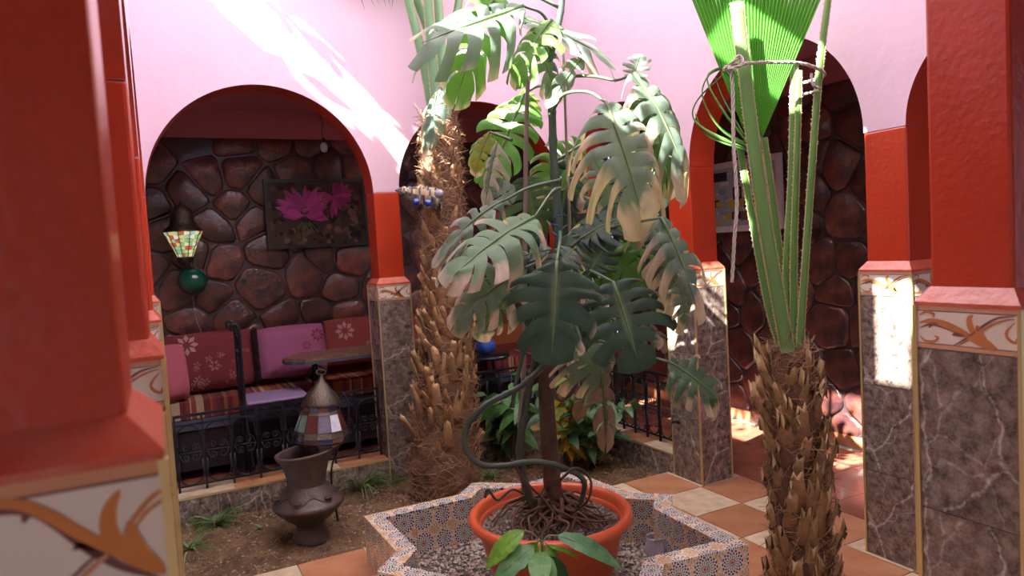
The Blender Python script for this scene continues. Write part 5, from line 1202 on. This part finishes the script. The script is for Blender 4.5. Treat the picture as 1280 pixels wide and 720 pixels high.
# ================================================================= BED PLANTS
def blade_leaf(L, W, c, n=6, droop=.35, fold=.2, wav=0., seed=0, rib=(.25, .4, .15)):
    mb = MB(); vs = []; rr = random.Random(seed)
    for i in range(n + 1):
        s = i / n; w_ = W / 2 * (math.sin(pi * min(1, s ** .8)) ** .8 if s < 1 else 0); z = -droop * L * s * s + .06 * L * math.sin(pi * s)
        for t in (-1, -.5, 0, .5, 1): vs.append((t * w_, L * s, z + fold * abs(t) * w_ + wav * W * .12 * math.sin(s * 30 + t)))
    fs = []; cs = []
    for i in range(n):
        for j in range(4): a = i * 5 + j; fs.append((a, a + 1, a + 6, a + 5)); v = .8 + .4 * rr.random(); cs.append(tuple(q * v for q in c))
    mb.add(vs, fs, c=cs)
    mb.tube([(0, L * i / n, -droop * L * (i / n) ** 2 + .06 * L * math.sin(pi * i / n) + .001) for i in range(n + 1)], [W * .022, W * .006], 4, c=rib)
    return mb
def orient(d, nh=V((0, 0, 1)), p=V((0, 0, 0)), s=1.):
    y = V(d).normalized(); n = nh - y * nh.dot(y); n = n.normalized() if n.length > 1e-3 else y.orthogonal(); x = y.cross(n)
    return Matrix(((x.x * s, y.x * s, n.x * s, p.x), (x.y * s, y.y * s, n.y * s, p.y), (x.z * s, y.z * s, n.z * s, p.z), (0, 0, 0, 1)))
def shrub(label, base, H, R_, nst, per, meshes, seed, name='shrub', c=(.12, .09, .05), spread=1.):
    rr = random.Random(seed); t = thing(name, label, 'shrub', base, 'leafy plants at the back of the soil bed')
    for k in range(nst):
        a = rr.uniform(0, 2 * pi); r = R_ * rr.uniform(.2, 1) * spread; h = H * rr.uniform(.45, 1)
        P = bez([(0, 0, 0), (r * .35 * math.cos(a), r * .35 * math.sin(a), h * .55), (r * math.cos(a), r * math.sin(a), h)], 5)
        obj('stem', MB().tube(P, [.006, .003], 5, c=c), M['petiole'], t, True)
        for j in range(per):
            p = P[min(len(P) - 1, int(len(P) * (.35 + .65 * (j + 1) / per)))]; b = rr.uniform(0, 2 * pi); d = V((math.cos(b), math.sin(b), rr.uniform(-.5, .35)))
            link('leaf', rr.choice(meshes), t, mtx=orient(d, V((rr.uniform(-.3, .3) - .3, rr.uniform(-.3, .3) - .5, 1)), p, rr.uniform(.7, 1.25)))
    return t
lm = [blade_leaf(.14, .062, c, droop=dr, seed=i).mesh('leaf', M['leaf'], True) for i, (c, dr) in enumerate((((.07, .17, .06), .3), ((.10, .22, .08), .5), ((.045, .12, .045), .4), ((.13, .24, .11), .2)))]
sb = on(752, 600, 2, -.05)
shrub('bushy green shrub with pointed leaves growing in the back corner of the bed', sb + V((.05, .25, 0)), .62, .42, 26, 9, lm, 1)
shrub('low leafy plant beside the middle railing behind the monstera stems', on(650, 590, 2, -.05) + V((0, .25, 0)), .55, .26, 14, 7, lm, 4)
lmb = [blade_leaf(.2, .08, c, droop=.4, seed=i + 9).mesh('leaf', M['leaf'], True) for i, c in enumerate(((.16, .34, .10), (.11, .27, .08)))]
shrub('light green large-leaved plant between the palm trunk and the monstera', on(640, 585, 2, -.05) + V((.0, .0, 0)), .72, .16, 6, 5, lmb, 6)
lmy = [blade_leaf(.13, .07, c, droop=.5, seed=i + 19, rib=(.4, .35, .1)).mesh('leaf', M['leaf'], True) for i, c in enumerate(((.62, .42, .03), (.6, .3, .02), (.25, .33, .06), (.5, .46, .1)))]
shrub('croton with yellow and orange leaves right behind the monstera trunk', on(706, 592, 2, -.05) + V((.03, -.05, 0)), .72, .12, 10, 6, lmy, 8)
def tuft(label, base, n, L, seed, c=(.14, .22, .08), up=.7, group=None):
    rr = random.Random(seed); t = thing('spider_plant', label, 'plant', base, group or 'spider plants on the soil bed'); ms = []
    for k in range(5):
        mb = MB(); vs = []; l = L * (.7 + .12 * k)
        for i in range(8):
            s = i / 7; w_ = .007 * (1 - s ** 2) + .0005; y = l * s * (1 - .25 * s); z = l * up * (s - s * s * 1.05)
            vs += [(-w_, y, z + .003), (0, y, z), (w_, y, z + .003)]
        fs = []; cs = []
        for i in range(7): a = i * 3; fs += [(a, a + 1, a + 4, a + 3), (a + 1, a + 2, a + 5, a + 4)]; cs += [c, (.35, .42, .25) if k % 2 else c]
        ms.append(mb.add(vs, fs, c=cs).mesh('blade', M['leaf'], True))
    for k in range(n):
        a = rr.uniform(0, 2 * pi); m_ = Matrix.Rotation(a, 4, 'Z') @ Matrix.Rotation(rr.uniform(-.15, .5), 4, 'X'); m_.translation = V((rr.uniform(-.02, .02), rr.uniform(-.02, .02), 0)); link('blade', rr.choice(ms), t, mtx=m_)
    return t
zs_ = -.05
tuft('spider plant tuft right of the clay vase against the curb', on(452, 612, 2, zs_), 64, .36, 1, up=.75)
tuft('small spider plant tuft next to the back column foot', on(487, 605, 2, zs_), 22, .2, 2, up=.5)
tuft('dense spider plant tuft on the left of the bed behind the foreground column', on(270, 655, 2, zs_), 90, .27, 3, up=.3)
tuft('straggly spider plant at the near left edge of the bed', on(236, 688, 2, zs_), 40, .24, 4, up=.35)
tuft('sparse little spider plant left of the clay vase', on(332, 662, 2, zs_), 12, .09, 5, c=(.2, .28, .16), up=.4)
tuft('spider plant tuft behind the star planter near the orange pot', on(612, 598, 2, zs_), 22, .2, 6, up=.5)
# ---- seedling in front of the pot
sd = dep(677, 678, 2.62); sb_ = V((sd.x - .0, sd.y, .02))
t = thing('avocado_seedling', 'young green seedling with long wavy leaves in front of the orange pot', 'seedling', sb_)
obj('stem', MB().tube(bez([(0, 0, 0), (.01, .0, (sd.z - .02) * .5), sd - sb_], 6), [.007, .004], 7, c=(.10, .2, .05)), M['petiole'], t, True)
rr = random.Random(3)
for k, (u, v, d, W_, c, dr, b0) in enumerate(((612, 712, 2.55, .075, (.20, .46, .06), .25, (655, 663)), (620, 735, 2.5, .085, (.12, .32, .13), .2, (668, 682)), (772, 716, 2.55, .07, (.12, .31, .15), .28, (695, 669)), (690, 745, 2.5, .08, (.18, .42, .13), .25, (674, 690)), (675, 740, 2.45, .085, (.16, .38, .12), .2, (675, 688)), (655, 712, 2.62, .07, (.14, .35, .03), .1, (672, 678)), (722, 700, 2.6, .02, (.18, .36, .05), .2, (685, 682)), (697, 695, 2.6, .045, (.16, .34, .05), .1, (681, 684)), (710, 738, 2.58, .07, (.05, .14, .05), .2, (682, 695)))):
    B = dep(*b0, 2.6) - sb_; Tp = dep(u, v, d) - sb_; L_ = (Tp - B).length * 1.05
    o = obj('leaf', blade_leaf(L_, W_, c, 10, dr, .15, .6, k, rib=(.3, .42, .14)), M['leaf'], t, True); dd = (Tp - B).normalized() + V((0, 0, dr * .8)); o.matrix_local = orient(dd, V((0, 0, 1)) - FW * .8, B)
    obj('petiole', MB().tube(bez([sd - sb_, (sd - sb_ + B) / 2 + V((0, 0, .012)), B], 4), .0022, 5, c=(.25, .36, .12)), M['petiole'], t, True)
bpy.context.view_layer.update()
